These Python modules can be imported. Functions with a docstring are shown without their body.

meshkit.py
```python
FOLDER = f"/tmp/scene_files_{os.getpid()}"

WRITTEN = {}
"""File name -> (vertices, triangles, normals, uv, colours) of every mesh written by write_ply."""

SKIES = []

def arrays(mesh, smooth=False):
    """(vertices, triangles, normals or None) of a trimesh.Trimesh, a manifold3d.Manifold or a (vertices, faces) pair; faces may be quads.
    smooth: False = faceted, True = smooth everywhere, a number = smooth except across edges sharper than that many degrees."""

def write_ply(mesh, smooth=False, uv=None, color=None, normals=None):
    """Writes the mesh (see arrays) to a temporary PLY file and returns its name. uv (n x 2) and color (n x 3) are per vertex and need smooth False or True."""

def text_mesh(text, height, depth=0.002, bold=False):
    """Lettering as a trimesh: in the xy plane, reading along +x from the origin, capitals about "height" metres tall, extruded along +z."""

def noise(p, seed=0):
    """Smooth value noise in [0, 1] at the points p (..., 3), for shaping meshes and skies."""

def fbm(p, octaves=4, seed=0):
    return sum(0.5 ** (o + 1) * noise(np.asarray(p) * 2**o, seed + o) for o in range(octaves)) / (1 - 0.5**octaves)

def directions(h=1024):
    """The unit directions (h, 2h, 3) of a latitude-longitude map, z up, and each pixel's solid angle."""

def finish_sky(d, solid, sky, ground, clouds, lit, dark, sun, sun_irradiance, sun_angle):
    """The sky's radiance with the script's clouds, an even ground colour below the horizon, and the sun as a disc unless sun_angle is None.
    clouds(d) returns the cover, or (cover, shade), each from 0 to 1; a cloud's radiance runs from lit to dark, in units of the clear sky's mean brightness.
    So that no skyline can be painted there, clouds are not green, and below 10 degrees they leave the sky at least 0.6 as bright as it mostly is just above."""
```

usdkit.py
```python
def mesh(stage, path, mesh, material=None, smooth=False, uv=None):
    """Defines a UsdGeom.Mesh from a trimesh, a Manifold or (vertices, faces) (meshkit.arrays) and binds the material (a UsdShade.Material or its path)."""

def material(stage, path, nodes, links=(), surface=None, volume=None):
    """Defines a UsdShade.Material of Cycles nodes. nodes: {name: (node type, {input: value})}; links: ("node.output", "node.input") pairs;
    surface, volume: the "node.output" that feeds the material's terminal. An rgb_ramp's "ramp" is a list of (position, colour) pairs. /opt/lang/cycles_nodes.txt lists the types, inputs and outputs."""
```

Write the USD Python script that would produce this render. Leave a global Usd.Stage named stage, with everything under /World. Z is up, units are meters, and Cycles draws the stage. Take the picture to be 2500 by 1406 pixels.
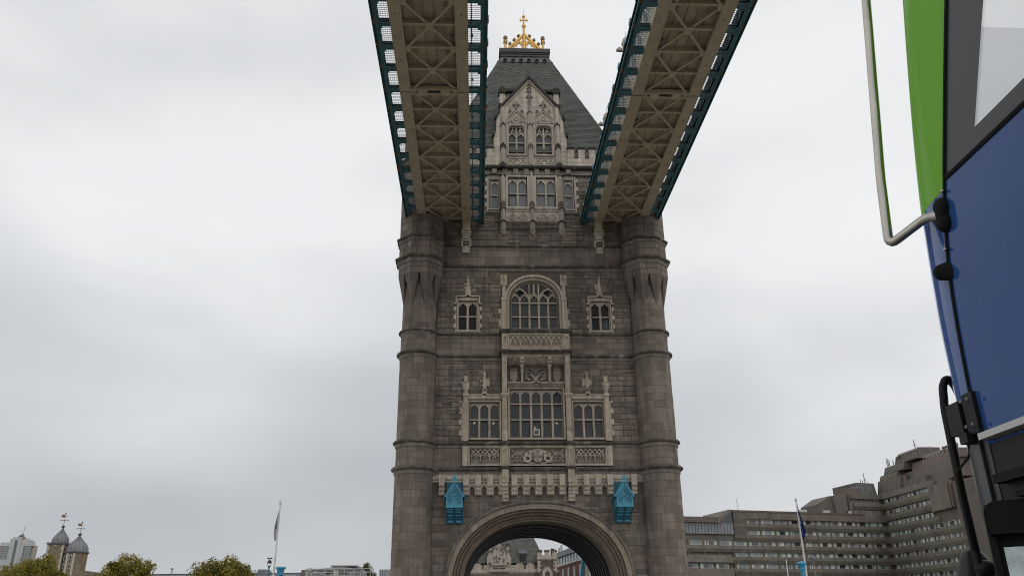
import math, random
import numpy as np
import trimesh, usdkit, meshkit
from pxr import Usd, UsdGeom, UsdLux, UsdShade, Gf, Sdf, Vt
from shapely.geometry import Polygon, LineString, Point, box as sbox
from shapely.ops import unary_union
from shapely import affinity

rng = random.Random(7)
stage = Usd.Stage.CreateInMemory()
UsdGeom.SetStageUpAxis(stage, 'Z')
UsdGeom.SetStageMetersPerUnit(stage, 1.0)
UsdGeom.Xform.Define(stage, '/World')
UsdGeom.Scope.Define(stage, '/World/Looks')

# ------------------------------------------------------------ camera
EYE = (0.0, 0.0, 1.75)
cam = UsdGeom.Camera.Define(stage, '/World/camera')
RIGHT = (0.99911508, -0.04062872, -0.01087917)
UP = (-0.00555562, -0.38387136, 0.92336987)
FWD = (0.04169154, 0.92249232, 0.38375739)
cam.AddTransformOp().Set(Gf.Matrix4d(*RIGHT, 0, *UP, 0, -FWD[0], -FWD[1], -FWD[2], 0, *EYE, 1))
cam.CreateHorizontalApertureAttr(36.0)
cam.CreateVerticalApertureAttr(36.0 * 575 / 1024)
cam.CreateFocalLengthAttr(28.446)
cam.CreateClippingRangeAttr(Gf.Vec2f(0.05, 5000))
cam.CreateExposureAttr(0.0)

# ------------------------------------------------------------ sky (overcast) and the veiled sun
SUN_EL, SUN_AZ = math.radians(48), math.radians(150)      # behind the camera, to the right; azimuth = atan2(x, y)
usdkit.material(stage, '/World/Looks/overcast_sky', {
    'tc': ('texture_coordinate', {}),
    'sky': ('sky_texture', {'sky_type': 'single_scattering', 'sun_disc': False, 'sun_elevation': SUN_EL, 'sun_rotation': SUN_AZ}),
    'map': ('mapping', {'location': (11.5, 3.3, -2.2), 'scale': (1.0, 1.0, 2.2)}),
    'n1': ('noise_texture', {'scale': 2.0, 'detail': 3.5, 'roughness': 0.42, 'distortion': 0.1}),
    'n2': ('noise_texture', {'scale': 0.75, 'detail': 2.0, 'roughness': 0.4}),
    'mixn': ('mix_float', {'fac': 0.5}),
    'ramp': ('rgb_ramp', {'ramp': [(0.30, (5.0, 5.15, 5.4)), (0.42, (6.6, 6.75, 6.95)), (0.53, (8.7, 8.8, 8.9)), (0.66, (9.4, 9.45, 9.5))]}),
    'mix': ('mix_color', {'fac': 0.95}),
    'bg': ('background_shader', {'strength': 0.1}),
}, [('tc.generated', 'map.vector'), ('map.vector', 'n1.vector'), ('map.vector', 'n2.vector'), ('n1.fac', 'mixn.a'), ('n2.fac', 'mixn.b'),
    ('mixn.result', 'ramp.fac'), ('sky.color', 'mix.a'), ('ramp.color', 'mix.b'), ('mix.result', 'bg.color')], surface='bg.background')
sky = UsdLux.DomeLight.Define(stage, '/World/sky')
UsdShade.MaterialBindingAPI.Apply(sky.GetPrim()).Bind(UsdShade.Material.Get(stage, '/World/Looks/overcast_sky'))
sun = UsdLux.DistantLight.Define(stage, '/World/sun')
sun.CreateNormalizeAttr(True) if hasattr(sun, 'CreateNormalizeAttr') else None
sun.CreateIntensityAttr(0.16)
sun.CreateAngleAttr(30.0)
sun.CreateColorAttr(Gf.Vec3f(1.0, 0.97, 0.92))
sun.AddRotateXYZOp().Set(Gf.Vec3f(90 - math.degrees(SUN_EL), 0, 180 - math.degrees(SUN_AZ)))

# ------------------------------------------------------------ helpers: prims
_count = {}
def path_for(name, parent='/World'):
    n = _count.get((parent, name), 0)
    _count[(parent, name)] = n + 1
    return f'{parent}/{name}' + (f'_{n:03d}' if n else '')

def tag(p, label=None, cat=None, group=None, kind=None):
    prim = stage.GetPrimAtPath(p)
    for k, v in (('label', label), ('category', cat), ('group', group), ('kind', kind)):
        if v:
            prim.SetCustomDataByKey(k, v)
    return p

def thing(name, label, cat, loc=(0, 0, 0), rz=0, group=None):
    p = path_for(name)
    x = UsdGeom.Xform.Define(stage, p)
    x.AddTranslateOp().Set(Gf.Vec3d(*map(float, loc)))
    if rz:
        x.AddRotateZOp().Set(float(rz))
    return tag(p, label, cat, group)

def add(name, m, mat, parent='/World', smooth=False, tone=False, label=None, cat=None, group=None, kind=None):
    v, f, t = m.arrays()
    p = path_for(name, parent)
    g = usdkit.mesh(stage, p, (v, f), MAT[mat], smooth=False if tone else smooth)
    if tone:
        UsdGeom.PrimvarsAPI(g).CreatePrimvar('tone', Sdf.ValueTypeNames.FloatArray, 'vertex').Set(Vt.FloatArray.FromNumpy(t.astype(np.float32)))
    return tag(p, label, cat, group, kind)

# ------------------------------------------------------------ helpers: geometry
QUAD = np.array([[0, 1, 2], [0, 2, 3]])
class MB:
    def __init__(s):
        s.V, s.F, s.T, s.n = [], [], [], 0
    def add(s, v, f, tone=None):
        v = np.asarray(v, float)
        s.V.append(v); s.F.append(np.asarray(f, int) + s.n); s.n += len(v)
        s.T.append(np.full(len(v), rng.random() if tone is None else tone))
        return s
    def arrays(s):
        return np.vstack(s.V), np.vstack(s.F), np.concatenate(s.T)
    def merge(s, o):
        v, f, t = o.arrays()
        s.V.append(v); s.F.append(f + s.n); s.T.append(t); s.n += len(v)
        return s
    def move(s, d):
        s.V = [v + np.asarray(d, float) for v in s.V]
        return s
    def hexa(s, b, t, tone=None):                      # b, t: 4 points each, both counter-clockwise seen from above t
        f = [[0, 3, 2], [0, 2, 1], [4, 5, 6], [4, 6, 7]]
        for i in range(4):
            j = (i + 1) % 4
            f += [[i, j, 4 + j], [i, 4 + j, 4 + i]]
        return s.add(np.vstack([b, t]), f, tone)
    def box(s, x0, x1, y0, y1, z0, z1, tone=None):
        return s.hexa([(x0, y0, z0), (x1, y0, z0), (x1, y1, z0), (x0, y1, z0)], [(x0, y0, z1), (x1, y0, z1), (x1, y1, z1), (x0, y1, z1)], tone)
    def beam(s, p0, p1, w, h, up=(0, 0, 1), tone=None):
        p0, p1 = np.asarray(p0, float), np.asarray(p1, float)
        d = p1 - p0; d /= np.linalg.norm(d)
        a = np.cross(d, up)
        if np.linalg.norm(a) < 1e-6: a = np.cross(d, (1, 0, 0))
        a /= np.linalg.norm(a); b = np.cross(a, d)
        a, b = a * w / 2, b * h / 2
        ring = lambda p: [p - a - b, p + a - b, p + a + b, p - a + b]
        return s.hexa(ring(p0)[::-1], ring(p1)[::-1], tone)
    def extr(s, poly, y0, y1, tone=None):              # polygon in (x, z), pushed from y1 back to y0
        for g in getattr(poly, 'geoms', [poly]):
            if g.area < 1e-5 or g.geom_type != 'Polygon': continue
            m = trimesh.creation.extrude_polygon(g, y1 - y0, engine='earcut')
            v = np.array(m.vertices)
            s.add(np.stack([v[:, 0], y1 - v[:, 2], v[:, 1]], 1), m.faces, tone)
        return s
    def extr_x(s, prof, x0, x1, tone=None):            # polygon in (y, z) along x
        m = trimesh.creation.extrude_polygon(Polygon(prof), x1 - x0, engine='earcut')
        v = np.array(m.vertices)
        return s.add(np.stack([x0 + v[:, 2], v[:, 0], v[:, 1]], 1), m.faces, tone)
    def extr_z(s, poly, z0, z1, tone=None):
        for g in getattr(poly, 'geoms', [poly]):
            m = trimesh.creation.extrude_polygon(g, z1 - z0, engine='earcut')
            v = np.array(m.vertices); v[:, 2] += z0
            s.add(v, m.faces, tone)
        return s
    def lathe(s, prof, c=(0, 0), n=24, a0=0.0, a1=2 * math.pi, tone=None):
        full = abs(a1 - a0 - 2 * math.pi) < 1e-6
        k = n if full else n + 1
        ang = a0 + (a1 - a0) * np.arange(k) / n
        pr = np.asarray(prof, float)
        v = np.stack([c[0] + pr[None, :, 0] * np.cos(ang)[:, None], c[1] + pr[None, :, 0] * np.sin(ang)[:, None], np.broadcast_to(pr[None, :, 1], (k, len(pr)))], -1).reshape(-1, 3)
        f, m = [], len(pr)
        for i in range(n):
            j = (i + 1) % k
            for q in range(m - 1):
                a, b, c2, d = i * m + q, j * m + q, j * m + q + 1, i * m + q + 1
                f += [[a, b, c2], [a, c2, d]]
        return s.add(v, f, tone)
    def tube(s, pts, r, n=8, tone=None):
        p = np.asarray(pts, float)
        t = np.gradient(p, axis=0); t /= np.linalg.norm(t, axis=1, keepdims=True)
        u = np.cross(t[0], (0, 0, 1.0) if abs(t[0, 2]) < 0.9 else (1.0, 0, 0)); u /= np.linalg.norm(u)
        v, rr = [], np.broadcast_to(np.asarray(r, float), (len(p),))
        for i in range(len(p)):
            u = u - t[i] * (u @ t[i]); u /= np.linalg.norm(u)
            w = np.cross(t[i], u)
            for k in range(n):
                a = 2 * math.pi * k / n
                v.append(p[i] + rr[i] * (math.cos(a) * u + math.sin(a) * w))
        f = []
        for i in range(len(p) - 1):
            for k in range(n):
                a, b = i * n + k, i * n + (k + 1) % n
                f += [[a, b, b + n], [a, b + n, a + n]]
        e = len(v); v += [p[0], p[-1]]
        for k in range(n):
            f += [[e, (k + 1) % n, k], [e + 1, (len(p) - 1) * n + k, (len(p) - 1) * n + (k + 1) % n]]
        return s.add(v, f, tone)
    def hull(s, pts, tone=None):
        h = trimesh.convex.convex_hull(np.asarray(pts, float))
        return s.add(h.vertices, h.faces, tone)
    def block(s, x0, x1, z0, z1, yf, yb=0.12, ch=0.03, bulge=0.0, jit=0.0, tone=None):   # a dressed or rough stone, face towards -y
        j = lambda: rng.uniform(-jit, jit)
        o = [(x0 + j(), z0 + j()), (x1 + j(), z0 + j()), (x1 + j(), z1 + j()), (x0 + j(), z1 + j())]
        i = [(o[0][0] + ch, o[0][1] + ch), (o[1][0] - ch, o[1][1] + ch), (o[2][0] - ch, o[2][1] - ch), (o[3][0] + ch, o[3][1] - ch)]
        v = [(a, yb, b) for a, b in o] + [(a, yf + ch, b) for a, b in o] + [(a, yf + j(), b) for a, b in i]
        f = []
        for r in (0, 4):
            for k in range(4):
                q = (k + 1) % 4
                f += [[r + k, r + q, r + 4 + q], [r + k, r + 4 + q, r + 4 + k]]
        if bulge:
            cx, cz = (x0 + x1) / 2 + rng.uniform(-.2, .2) * (x1 - x0), (z0 + z1) / 2 + rng.uniform(-.2, .2) * (z1 - z0)
            v.append((cx, yf - bulge * rng.random(), cz))
            f += [[8 + k, 8 + (k + 1) % 4, 12] for k in range(4)]
        else:
            f += [[8, 9, 10], [8, 10, 11]]
        return s.add(v, f, tone)

def line(pts, w, cap=2):
    return LineString(pts).buffer(w / 2, cap_style=cap, join_style=1, quad_segs=3)
def arc(cx, cz, r, a0, a1, n=10):
    return [(cx + r * math.cos(math.radians(a0 + (a1 - a0) * i / n)), cz + r * math.sin(math.radians(a0 + (a1 - a0) * i / n))) for i in range(n + 1)]
def disc(cx, cz, r, q=5):
    return Point(cx, cz).buffer(r, quad_segs=q)
def bez(p0, p1, p2, p3, n=10):
    t = np.linspace(0, 1, n + 1)[:, None]
    p0, p1, p2, p3 = map(np.asarray, (p0, p1, p2, p3))
    return ((1 - t) ** 3 * p0 + 3 * t * (1 - t) ** 2 * p1 + 3 * t ** 2 * (1 - t) * p2 + t ** 3 * p3).tolist()
def pointed(x0, x1, z, k=0.8, n=7):                       # outline of a pointed arch over the span x0..x1 springing at z
    w = x1 - x0; R = w * k
    a = math.acos((R - w / 2) / R)
    left = [(x0 + R - R * math.cos(a * i / n), z + R * math.sin(a * i / n)) for i in range(n + 1)]
    return left + [(x0 + x1 - x, y) for x, y in left[::-1][1:]]
def superarch(a, b, z0, n=48, e=2.2, zmin=None):           # the bridge's wide four-centred arch
    out = []
    for i in range(n + 1):
        t = math.pi * i / n
        c, s_ = math.cos(t), math.sin(t)
        out.append((a * math.copysign(abs(c) ** (2 / e), c), z0 + b * abs(s_) ** (2 / e)))
    return out

# ------------------------------------------------------------ materials
MAT = {}
def mat(name, color, rough=0.8, metal=0.0, var=0.0, noise=None, streak=0.0, bump=None, coat=0.0, spec=None, tint=None):
    """Procedural paint, stone or metal. var: tone between pieces; noise (scale, amount): mottling; streak: rain streaks; bump (scale, distance)."""
    nodes = {'g': ('geometry', {}), 'c': ('color', {'value': color}), 'p': ('principled_bsdf', {'roughness': rough, 'metallic': metal, 'coat_weight': coat, 'coat_roughness': 0.05})}
    links, facs = [], []
    if spec is not None:
        nodes['p'][1]['specular_ior_level'] = spec
    if var:
        nodes['a'] = ('attribute', {'attribute': 'tone'})
        nodes['av'] = ('map_range', {'to_min': 1 - var, 'to_max': 1 + var})
        links += [('a.fac', 'av.value')]; facs.append('av.result')
    if noise:
        nodes['n'] = ('noise_texture', {'scale': noise[0], 'detail': 6.0, 'roughness': 0.6})
        nodes['nv'] = ('map_range', {'from_min': 0.28, 'from_max': 0.72, 'to_min': 1 - noise[1], 'to_max': 1 + noise[1]})
        links += [('g.position', 'n.vector'), ('n.fac', 'nv.value')]; facs.append('nv.result')
    if streak:
        nodes['sm'] = ('mapping', {'scale': (2.6, 2.6, 0.22)})
        nodes['s'] = ('noise_texture', {'scale': 1.0, 'detail': 5.0, 'roughness': 0.65})
        nodes['sv'] = ('map_range', {'from_min': 0.35, 'from_max': 0.62, 'to_min': 1 - streak, 'to_max': 1.0, 'clamp': True})
        links += [('g.position', 'sm.vector'), ('sm.vector', 's.vector'), ('s.fac', 'sv.value')]; facs.append('sv.result')
    src = 'c.color'
    if tint:                                              # a second colour in patches: (colour, scale, threshold)
        nodes['tn'] = ('noise_texture', {'scale': tint[1], 'detail': 5.0, 'roughness': 0.65})
        nodes['tv'] = ('map_range', {'from_min': tint[2], 'from_max': tint[2] + 0.12, 'clamp': True})
        nodes['tm'] = ('mix_color', {'b': tint[0]})
        links += [('g.position', 'tn.vector'), ('tn.fac', 'tv.value'), ('tv.result', 'tm.fac'), (src, 'tm.a')]; src = 'tm.result'
    for i, q in enumerate(facs):
        nodes[f'm{i}'] = ('vector_math', {'math_type': 'scale'})
        links += [(src, f'm{i}.vector1'), (q, f'm{i}.scale')]; src = f'm{i}.vector'
    links.append((src, 'p.base_color'))
    if bump:
        nodes['bn'] = ('noise_texture', {'scale': bump[0], 'detail': 5.0, 'roughness': 0.6})
        nodes['b'] = ('bump', {'distance': bump[1], 'strength': 0.8})
        links += [('g.position', 'bn.vector'), ('bn.fac', 'b.height'), ('b.normal', 'p.normal')]
    MAT[name] = usdkit.material(stage, f'/World/Looks/{name}', nodes, links, surface='p.BSDF')

def glass(name, tintc, clear, rough=0.03, lattice=None, veil=0.35):
    """Window glass: part of the light passes, part is mirrored by fresnel; lattice draws the lead cames (diagonal strips, too fine to build)."""
    nodes = {'g': ('geometry', {}), 't': ('transparent_bsdf', {'color': (clear, clear, clear)}), 'd': ('diffuse_bsdf', {'color': tintc}), 'r': ('glossy_bsdf', {'color': (1, 1, 1), 'roughness': rough}),
             'f': ('fresnel', {'IOR': 1.5}), 'm1': ('mix_closure', {'fac': veil}), 'm2': ('mix_closure', {}),
             'n': ('noise_texture', {'scale': 2.5, 'detail': 2.0}), 'b': ('bump', {'distance': 0.02, 'strength': 0.5})}
    links = [('t.BSDF', 'm1.closure1'), ('d.BSDF', 'm1.closure2'), ('m1.closure', 'm2.closure1'), ('r.BSDF', 'm2.closure2'), ('f.fac', 'm2.fac'),
             ('g.position', 'n.vector'), ('n.fac', 'b.height'), ('b.normal', 'r.normal')]
    out = 'm2.closure'
    if lattice:
        sc, col = lattice
        nodes['x'] = ('separate_xyz', {}); nodes['u'] = ('math', {'math_type': 'add'}); nodes['zs'] = ('math', {'math_type': 'multiply', 'value2': 0.62}); nodes['w'] = ('math', {'math_type': 'subtract'})
        links += [('g.position', 'x.vector'), ('x.z', 'zs.value1'), ('x.x', 'u.value1'), ('zs.value', 'u.value2'), ('x.x', 'w.value1'), ('zs.value', 'w.value2')]
        for k in 'uw':
            nodes[k + 's'] = ('math', {'math_type': 'multiply', 'value2': sc}); nodes[k + 'f'] = ('math', {'math_type': 'fraction'}); nodes[k + 'l'] = ('math', {'math_type': 'less_than', 'value2': 0.2})
            links += [(k + '.value', k + 's.value1'), (k + 's.value', k + 'f.value1'), (k + 'f.value', k + 'l.value1')]
        nodes['mx'] = ('math', {'math_type': 'maximum'}); nodes['ld'] = ('diffuse_bsdf', {'color': col}); nodes['m3'] = ('mix_closure', {})
        links += [('ul.value', 'mx.value1'), ('wl.value', 'mx.value2'), ('mx.value', 'm3.fac'), ('m2.closure', 'm3.closure1'), ('ld.BSDF', 'm3.closure2')]
        out = 'm3.closure'
    MAT[name] = usdkit.material(stage, f'/World/Looks/{name}', nodes, links, surface=out)

def foliage(name, c1, c2):
    MAT[name] = usdkit.material(stage, f'/World/Looks/{name}', {
        'a': ('attribute', {'attribute': 'tone'}), 'r': ('rgb_ramp', {'ramp': [(0.0, c1), (0.75, c2), (1.0, tuple(min(1, 1.5 * x) for x in c2))]}),
        'p': ('principled_bsdf', {'roughness': 0.6}), 't': ('translucent_bsdf', {}), 'm': ('mix_closure', {'fac': 0.4})},
        [('a.fac', 'r.fac'), ('r.color', 'p.base_color'), ('r.color', 't.color'), ('p.BSDF', 'm.closure1'), ('t.BSDF', 'm.closure2')], surface='m.closure')

def lamp_mat(name, color, strength):
    MAT[name] = usdkit.material(stage, f'/World/Looks/{name}', {'e': ('emission', {'color': color, 'strength': strength})}, [], surface='e.emission')

mat('rubble', (0.190, 0.158, 0.128), 0.9, var=0.30, noise=(1.3, 0.25), streak=0.42, bump=(9, 0.03), tint=((0.15, 0.14, 0.125), 0.5, 0.52))
mat('ashlar', (0.200, 0.167, 0.136), 0.88, var=0.20, noise=(1.1, 0.14), streak=0.32, bump=(14, 0.008), tint=((0.165, 0.140, 0.116), 0.32, 0.55))
mat('mortar', (0.105, 0.09, 0.074), 0.95, noise=(2, 0.2))
mat('turret_core', (0.15, 0.125, 0.102), 0.95, noise=(2, 0.2))
mat('light_stone', (0.53, 0.45, 0.365), 0.85, var=0.1, noise=(1.7, 0.14), streak=0.3, bump=(12, 0.008), tint=((0.27, 0.23, 0.185), 0.9, 0.58))
mat('pale_stone', (0.52, 0.455, 0.38), 0.85, var=0.1, noise=(1.2, 0.14), streak=0.34, bump=(12, 0.008))
mat('sooty_stone', (0.105, 0.094, 0.082), 0.92, noise=(1.6, 0.5), streak=0.45, bump=(10, 0.01), tint=((0.235, 0.205, 0.175), 0.8, 0.56))
mat('black_crust', (0.035, 0.032, 0.03), 0.9, noise=(2.2, 0.5), tint=((0.16, 0.14, 0.12), 1.3, 0.6))
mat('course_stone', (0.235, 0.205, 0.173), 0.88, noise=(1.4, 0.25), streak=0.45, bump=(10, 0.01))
mat('arch_stone', (0.30, 0.245, 0.19), 0.88, var=0.12, noise=(1.2, 0.15), streak=0.3, bump=(12, 0.008))
mat('slate', (0.112, 0.117, 0.104), 0.75, var=0.20, noise=(0.35, 0.10), streak=0.12)
mat('lead', (0.10, 0.105, 0.11), 0.6, noise=(1.5, 0.25), streak=0.3)
mat('lead_cap', (0.035, 0.036, 0.04), 0.55, noise=(1.5, 0.3))
mat('gold', (0.66, 0.40, 0.10), 0.45, metal=0.3, noise=(5, 0.25))
mat('gold_dark', (0.22, 0.12, 0.07), 0.55, metal=0.3, noise=(6, 0.25))
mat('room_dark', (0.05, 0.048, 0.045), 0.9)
mat('casement', (0.012, 0.012, 0.013), 0.5)
mat('beige_paint', (0.51, 0.445, 0.335), 0.6, noise=(1.2, 0.1), streak=0.0, tint=((0.40, 0.30, 0.19), 0.9, 0.60))
mat('beige_panel', (0.46, 0.395, 0.29), 0.75, var=0.16, noise=(0.9, 0.16), tint=((0.36, 0.27, 0.17), 0.8, 0.56))
mat('rust', (0.50, 0.20, 0.06), 0.8, noise=(4, 0.4))
mat('teal_paint', (0.042, 0.145, 0.185), 0.45, noise=(1.5, 0.15))
mat('teal_light', (0.12, 0.30, 0.36), 0.4, noise=(2, 0.15))
mat('blue_paint', (0.05, 0.27, 0.385), 0.4, noise=(2.5, 0.12), streak=0.2)
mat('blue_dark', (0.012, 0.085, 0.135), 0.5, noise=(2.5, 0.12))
mat('column_blue', (0.03, 0.26, 0.44), 0.35, noise=(3, 0.1))
mat('white_paint', (0.72, 0.70, 0.65), 0.5, noise=(2.5, 0.1), streak=0.3)
mat('cream_paint', (0.52, 0.49, 0.40), 0.55, noise=(3, 0.12))
mat('bracket_paint', (0.50, 0.46, 0.37), 0.6, noise=(3, 0.12), streak=0.4)
mat('black_steel', (0.012, 0.013, 0.016), 0.4)
mat('grey_steel', (0.16, 0.16, 0.16), 0.5, metal=0.3, noise=(3, 0.1))
mat('concrete', (0.182, 0.158, 0.130), 0.9, noise=(0.25, 0.18), streak=0.30, bump=(3, 0.01), tint=((0.145, 0.125, 0.104), 0.16, 0.52))
mat('concrete_grey', (0.145, 0.128, 0.112), 0.9, var=0.15, noise=(0.3, 0.2), bump=(3, 0.01))
mat('brown_metal', (0.125, 0.085, 0.075), 0.6, noise=(0.5, 0.2))
mat('window_white', (0.50, 0.50, 0.48), 0.5)
mat('curtain', (0.40, 0.41, 0.40), 0.9, var=0.4)
mat('dark_glass', (0.03, 0.033, 0.038), 0.06, spec=0.8, noise=(0.6, 0.4))
mat('grey_glass', (0.15, 0.165, 0.18), 0.08, spec=0.8, noise=(0.4, 0.3))
mat('ragstone', (0.20, 0.155, 0.105), 0.92, noise=(0.7, 0.35), bump=(2, 0.05), tint=((0.28, 0.24, 0.18), 0.5, 0.58))
mat('quoin_stone', (0.46, 0.42, 0.36), 0.9, noise=(0.9, 0.15))
mat('dome_lead', (0.20, 0.205, 0.215), 0.55, noise=(0.8, 0.15), streak=0.25)
mat('pink_granite', (0.38, 0.31, 0.30), 0.6, noise=(0.2, 0.1))
mat('pale_grey', (0.45, 0.46, 0.47), 0.6, noise=(0.2, 0.08))
mat('brick', (0.135, 0.060, 0.042), 0.85, noise=(1.0, 0.2), bump=(6, 0.01))
mat('zinc', (0.13, 0.14, 0.155), 0.5, noise=(0.5, 0.15))
mat('bark', (0.07, 0.055, 0.04), 0.95, noise=(3, 0.3))
mat('asphalt', (0.05, 0.05, 0.052), 0.7, noise=(6, 0.25), bump=(60, 0.004))
mat('paving', (0.32, 0.30, 0.27), 0.8, noise=(2, 0.15))
mat('granite', (0.36, 0.335, 0.30), 0.85, noise=(1.5, 0.15), bump=(4, 0.02))
mat('grass', (0.06, 0.08, 0.03), 0.95, noise=(0.3, 0.3))
mat('water', (0.13, 0.115, 0.085), 0.12, bump=(0.6, 0.15))
mat('road_paint', (0.75, 0.74, 0.70), 0.7, noise=(8, 0.15))
mat('bus_blue', (0.020, 0.058, 0.180), 0.10, noise=(5, 0.12), coat=0.0, spec=0.30)
mat('bus_green', (0.125, 0.35, 0.014), 0.3, noise=(1.5, 0.05), coat=0.0, spec=0.12)
mat('bus_black', (0.008, 0.008, 0.009), 0.5, spec=0.2)
mat('bus_grey', (0.024, 0.026, 0.029), 0.3, noise=(2, 0.1), spec=0.35)
mat('bus_trim', (0.42, 0.42, 0.40), 0.45)
mat('bus_interior', (0.30, 0.31, 0.32), 0.8)
mat('rubber', (0.007, 0.007, 0.007), 0.7, spec=0.15)
mat('chrome', (0.46, 0.43, 0.39), 0.28, metal=1.0, noise=(9, 0.06))
mat('mirror', (0.27, 0.30, 0.30), 0.14, metal=1.0, noise=(25, 0.35))
mat('flag_navy', (0.012, 0.028, 0.15), 0.8, noise=(3, 0.1))
mat('flag_white', (0.40, 0.40, 0.48), 0.8, noise=(3, 0.1))
mat('flag_pink', (0.38, 0.31, 0.34), 0.8)
foliage('autumn_leaves', (0.06, 0.070, 0.014), (0.28, 0.225, 0.03))
foliage('green_leaves', (0.028, 0.036, 0.012), (0.12, 0.115, 0.025))
glass('tower_pane', (0.028, 0.03, 0.032), 0.35, 0.08, lattice=(6.0, (0.06, 0.062, 0.065)))
glass('oriel_pane', (0.20, 0.215, 0.23), 0.25, 0.08, lattice=(6.0, (0.26, 0.27, 0.28)))
glass('gable_pane', (0.075, 0.078, 0.088), 0.3, 0.08, lattice=(6.0, (0.10, 0.105, 0.11)))
glass('bus_pane', (0.30, 0.32, 0.34), 0.78, 0.03, veil=0.2)
glass('walk_pane', (0.25, 0.30, 0.33), 0.7, 0.05)
lamp_mat('warm_lamp', (1.0, 0.75, 0.40), 9.0)
lamp_mat('room_lamp', (1.0, 0.70, 0.32), 0.5)

# ============================================================ THE BRIDGE TOWER
XC, YT = 4.46, 60.0                                        # centre line of the bridge; front wall of the tower
T = thing('stone_tower', 'tall Gothic stone bridge tower with slate roof, gilded crest and wide archway over the road', 'tower', (XC, YT, 0))
AOUT, AIN = (6.75, 5.8, 4.2), (5.45, 4.5, 4.2)
def arch_poly(a, b, z0, zlow=-1.0, n=48):
    p = superarch(a, b, z0, n)
    return Polygon([(a, zlow)] + p + [(-a, zlow)])

# ---- wall plate with its openings
WIN2L, WIN2M, WIN2R = (-5.03, -2.87), (-1.96, 1.96), (2.87, 5.03)
holes = [arch_poly(6.62, 5.68, 4.2)]
for a, b in (WIN2L, WIN2R): holes.append(sbox(a, 14.62, b, 17.28))
holes.append(sbox(WIN2M[0], 14.62, WIN2M[1], 18.30))
for s in (-1, 1): holes.append(sbox(min(s * 4.53, s * 6.03), 23.1, max(s * 4.53, s * 6.03), 25.55))
BW = Polygon([(1.82, 23.25)] + [(x, z) for x, z in superarch(1.82, 1.70, 25.5, 24, 2.1)] + [(-1.82, 23.25)])
holes.append(BW)
for s in (-1, 1): holes.append(sbox(min(s * 2.8, s * 3.45), 33.85, max(s * 2.8, s * 3.45), 36.6))
holes.append(sbox(-1.95, 33.85, 1.95, 36.6))
holes.append(sbox(-2.2, 18.8, 2.2, 20.95))
plate = sbox(-7.75, 0, 7.75, 37.7).difference(unary_union(holes))
WALL = add('wall', MB().extr(plate, 0.0, 0.55), 'mortar', T)
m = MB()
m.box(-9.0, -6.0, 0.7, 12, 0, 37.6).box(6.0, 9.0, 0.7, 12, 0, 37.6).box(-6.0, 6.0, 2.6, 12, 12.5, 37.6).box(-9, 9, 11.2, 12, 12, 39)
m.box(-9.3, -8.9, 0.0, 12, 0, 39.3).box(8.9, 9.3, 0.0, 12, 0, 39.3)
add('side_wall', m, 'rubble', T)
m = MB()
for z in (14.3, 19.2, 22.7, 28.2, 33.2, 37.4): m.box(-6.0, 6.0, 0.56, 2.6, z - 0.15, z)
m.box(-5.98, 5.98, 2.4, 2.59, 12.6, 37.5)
add('interior', m, 'room_dark', T)

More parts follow.
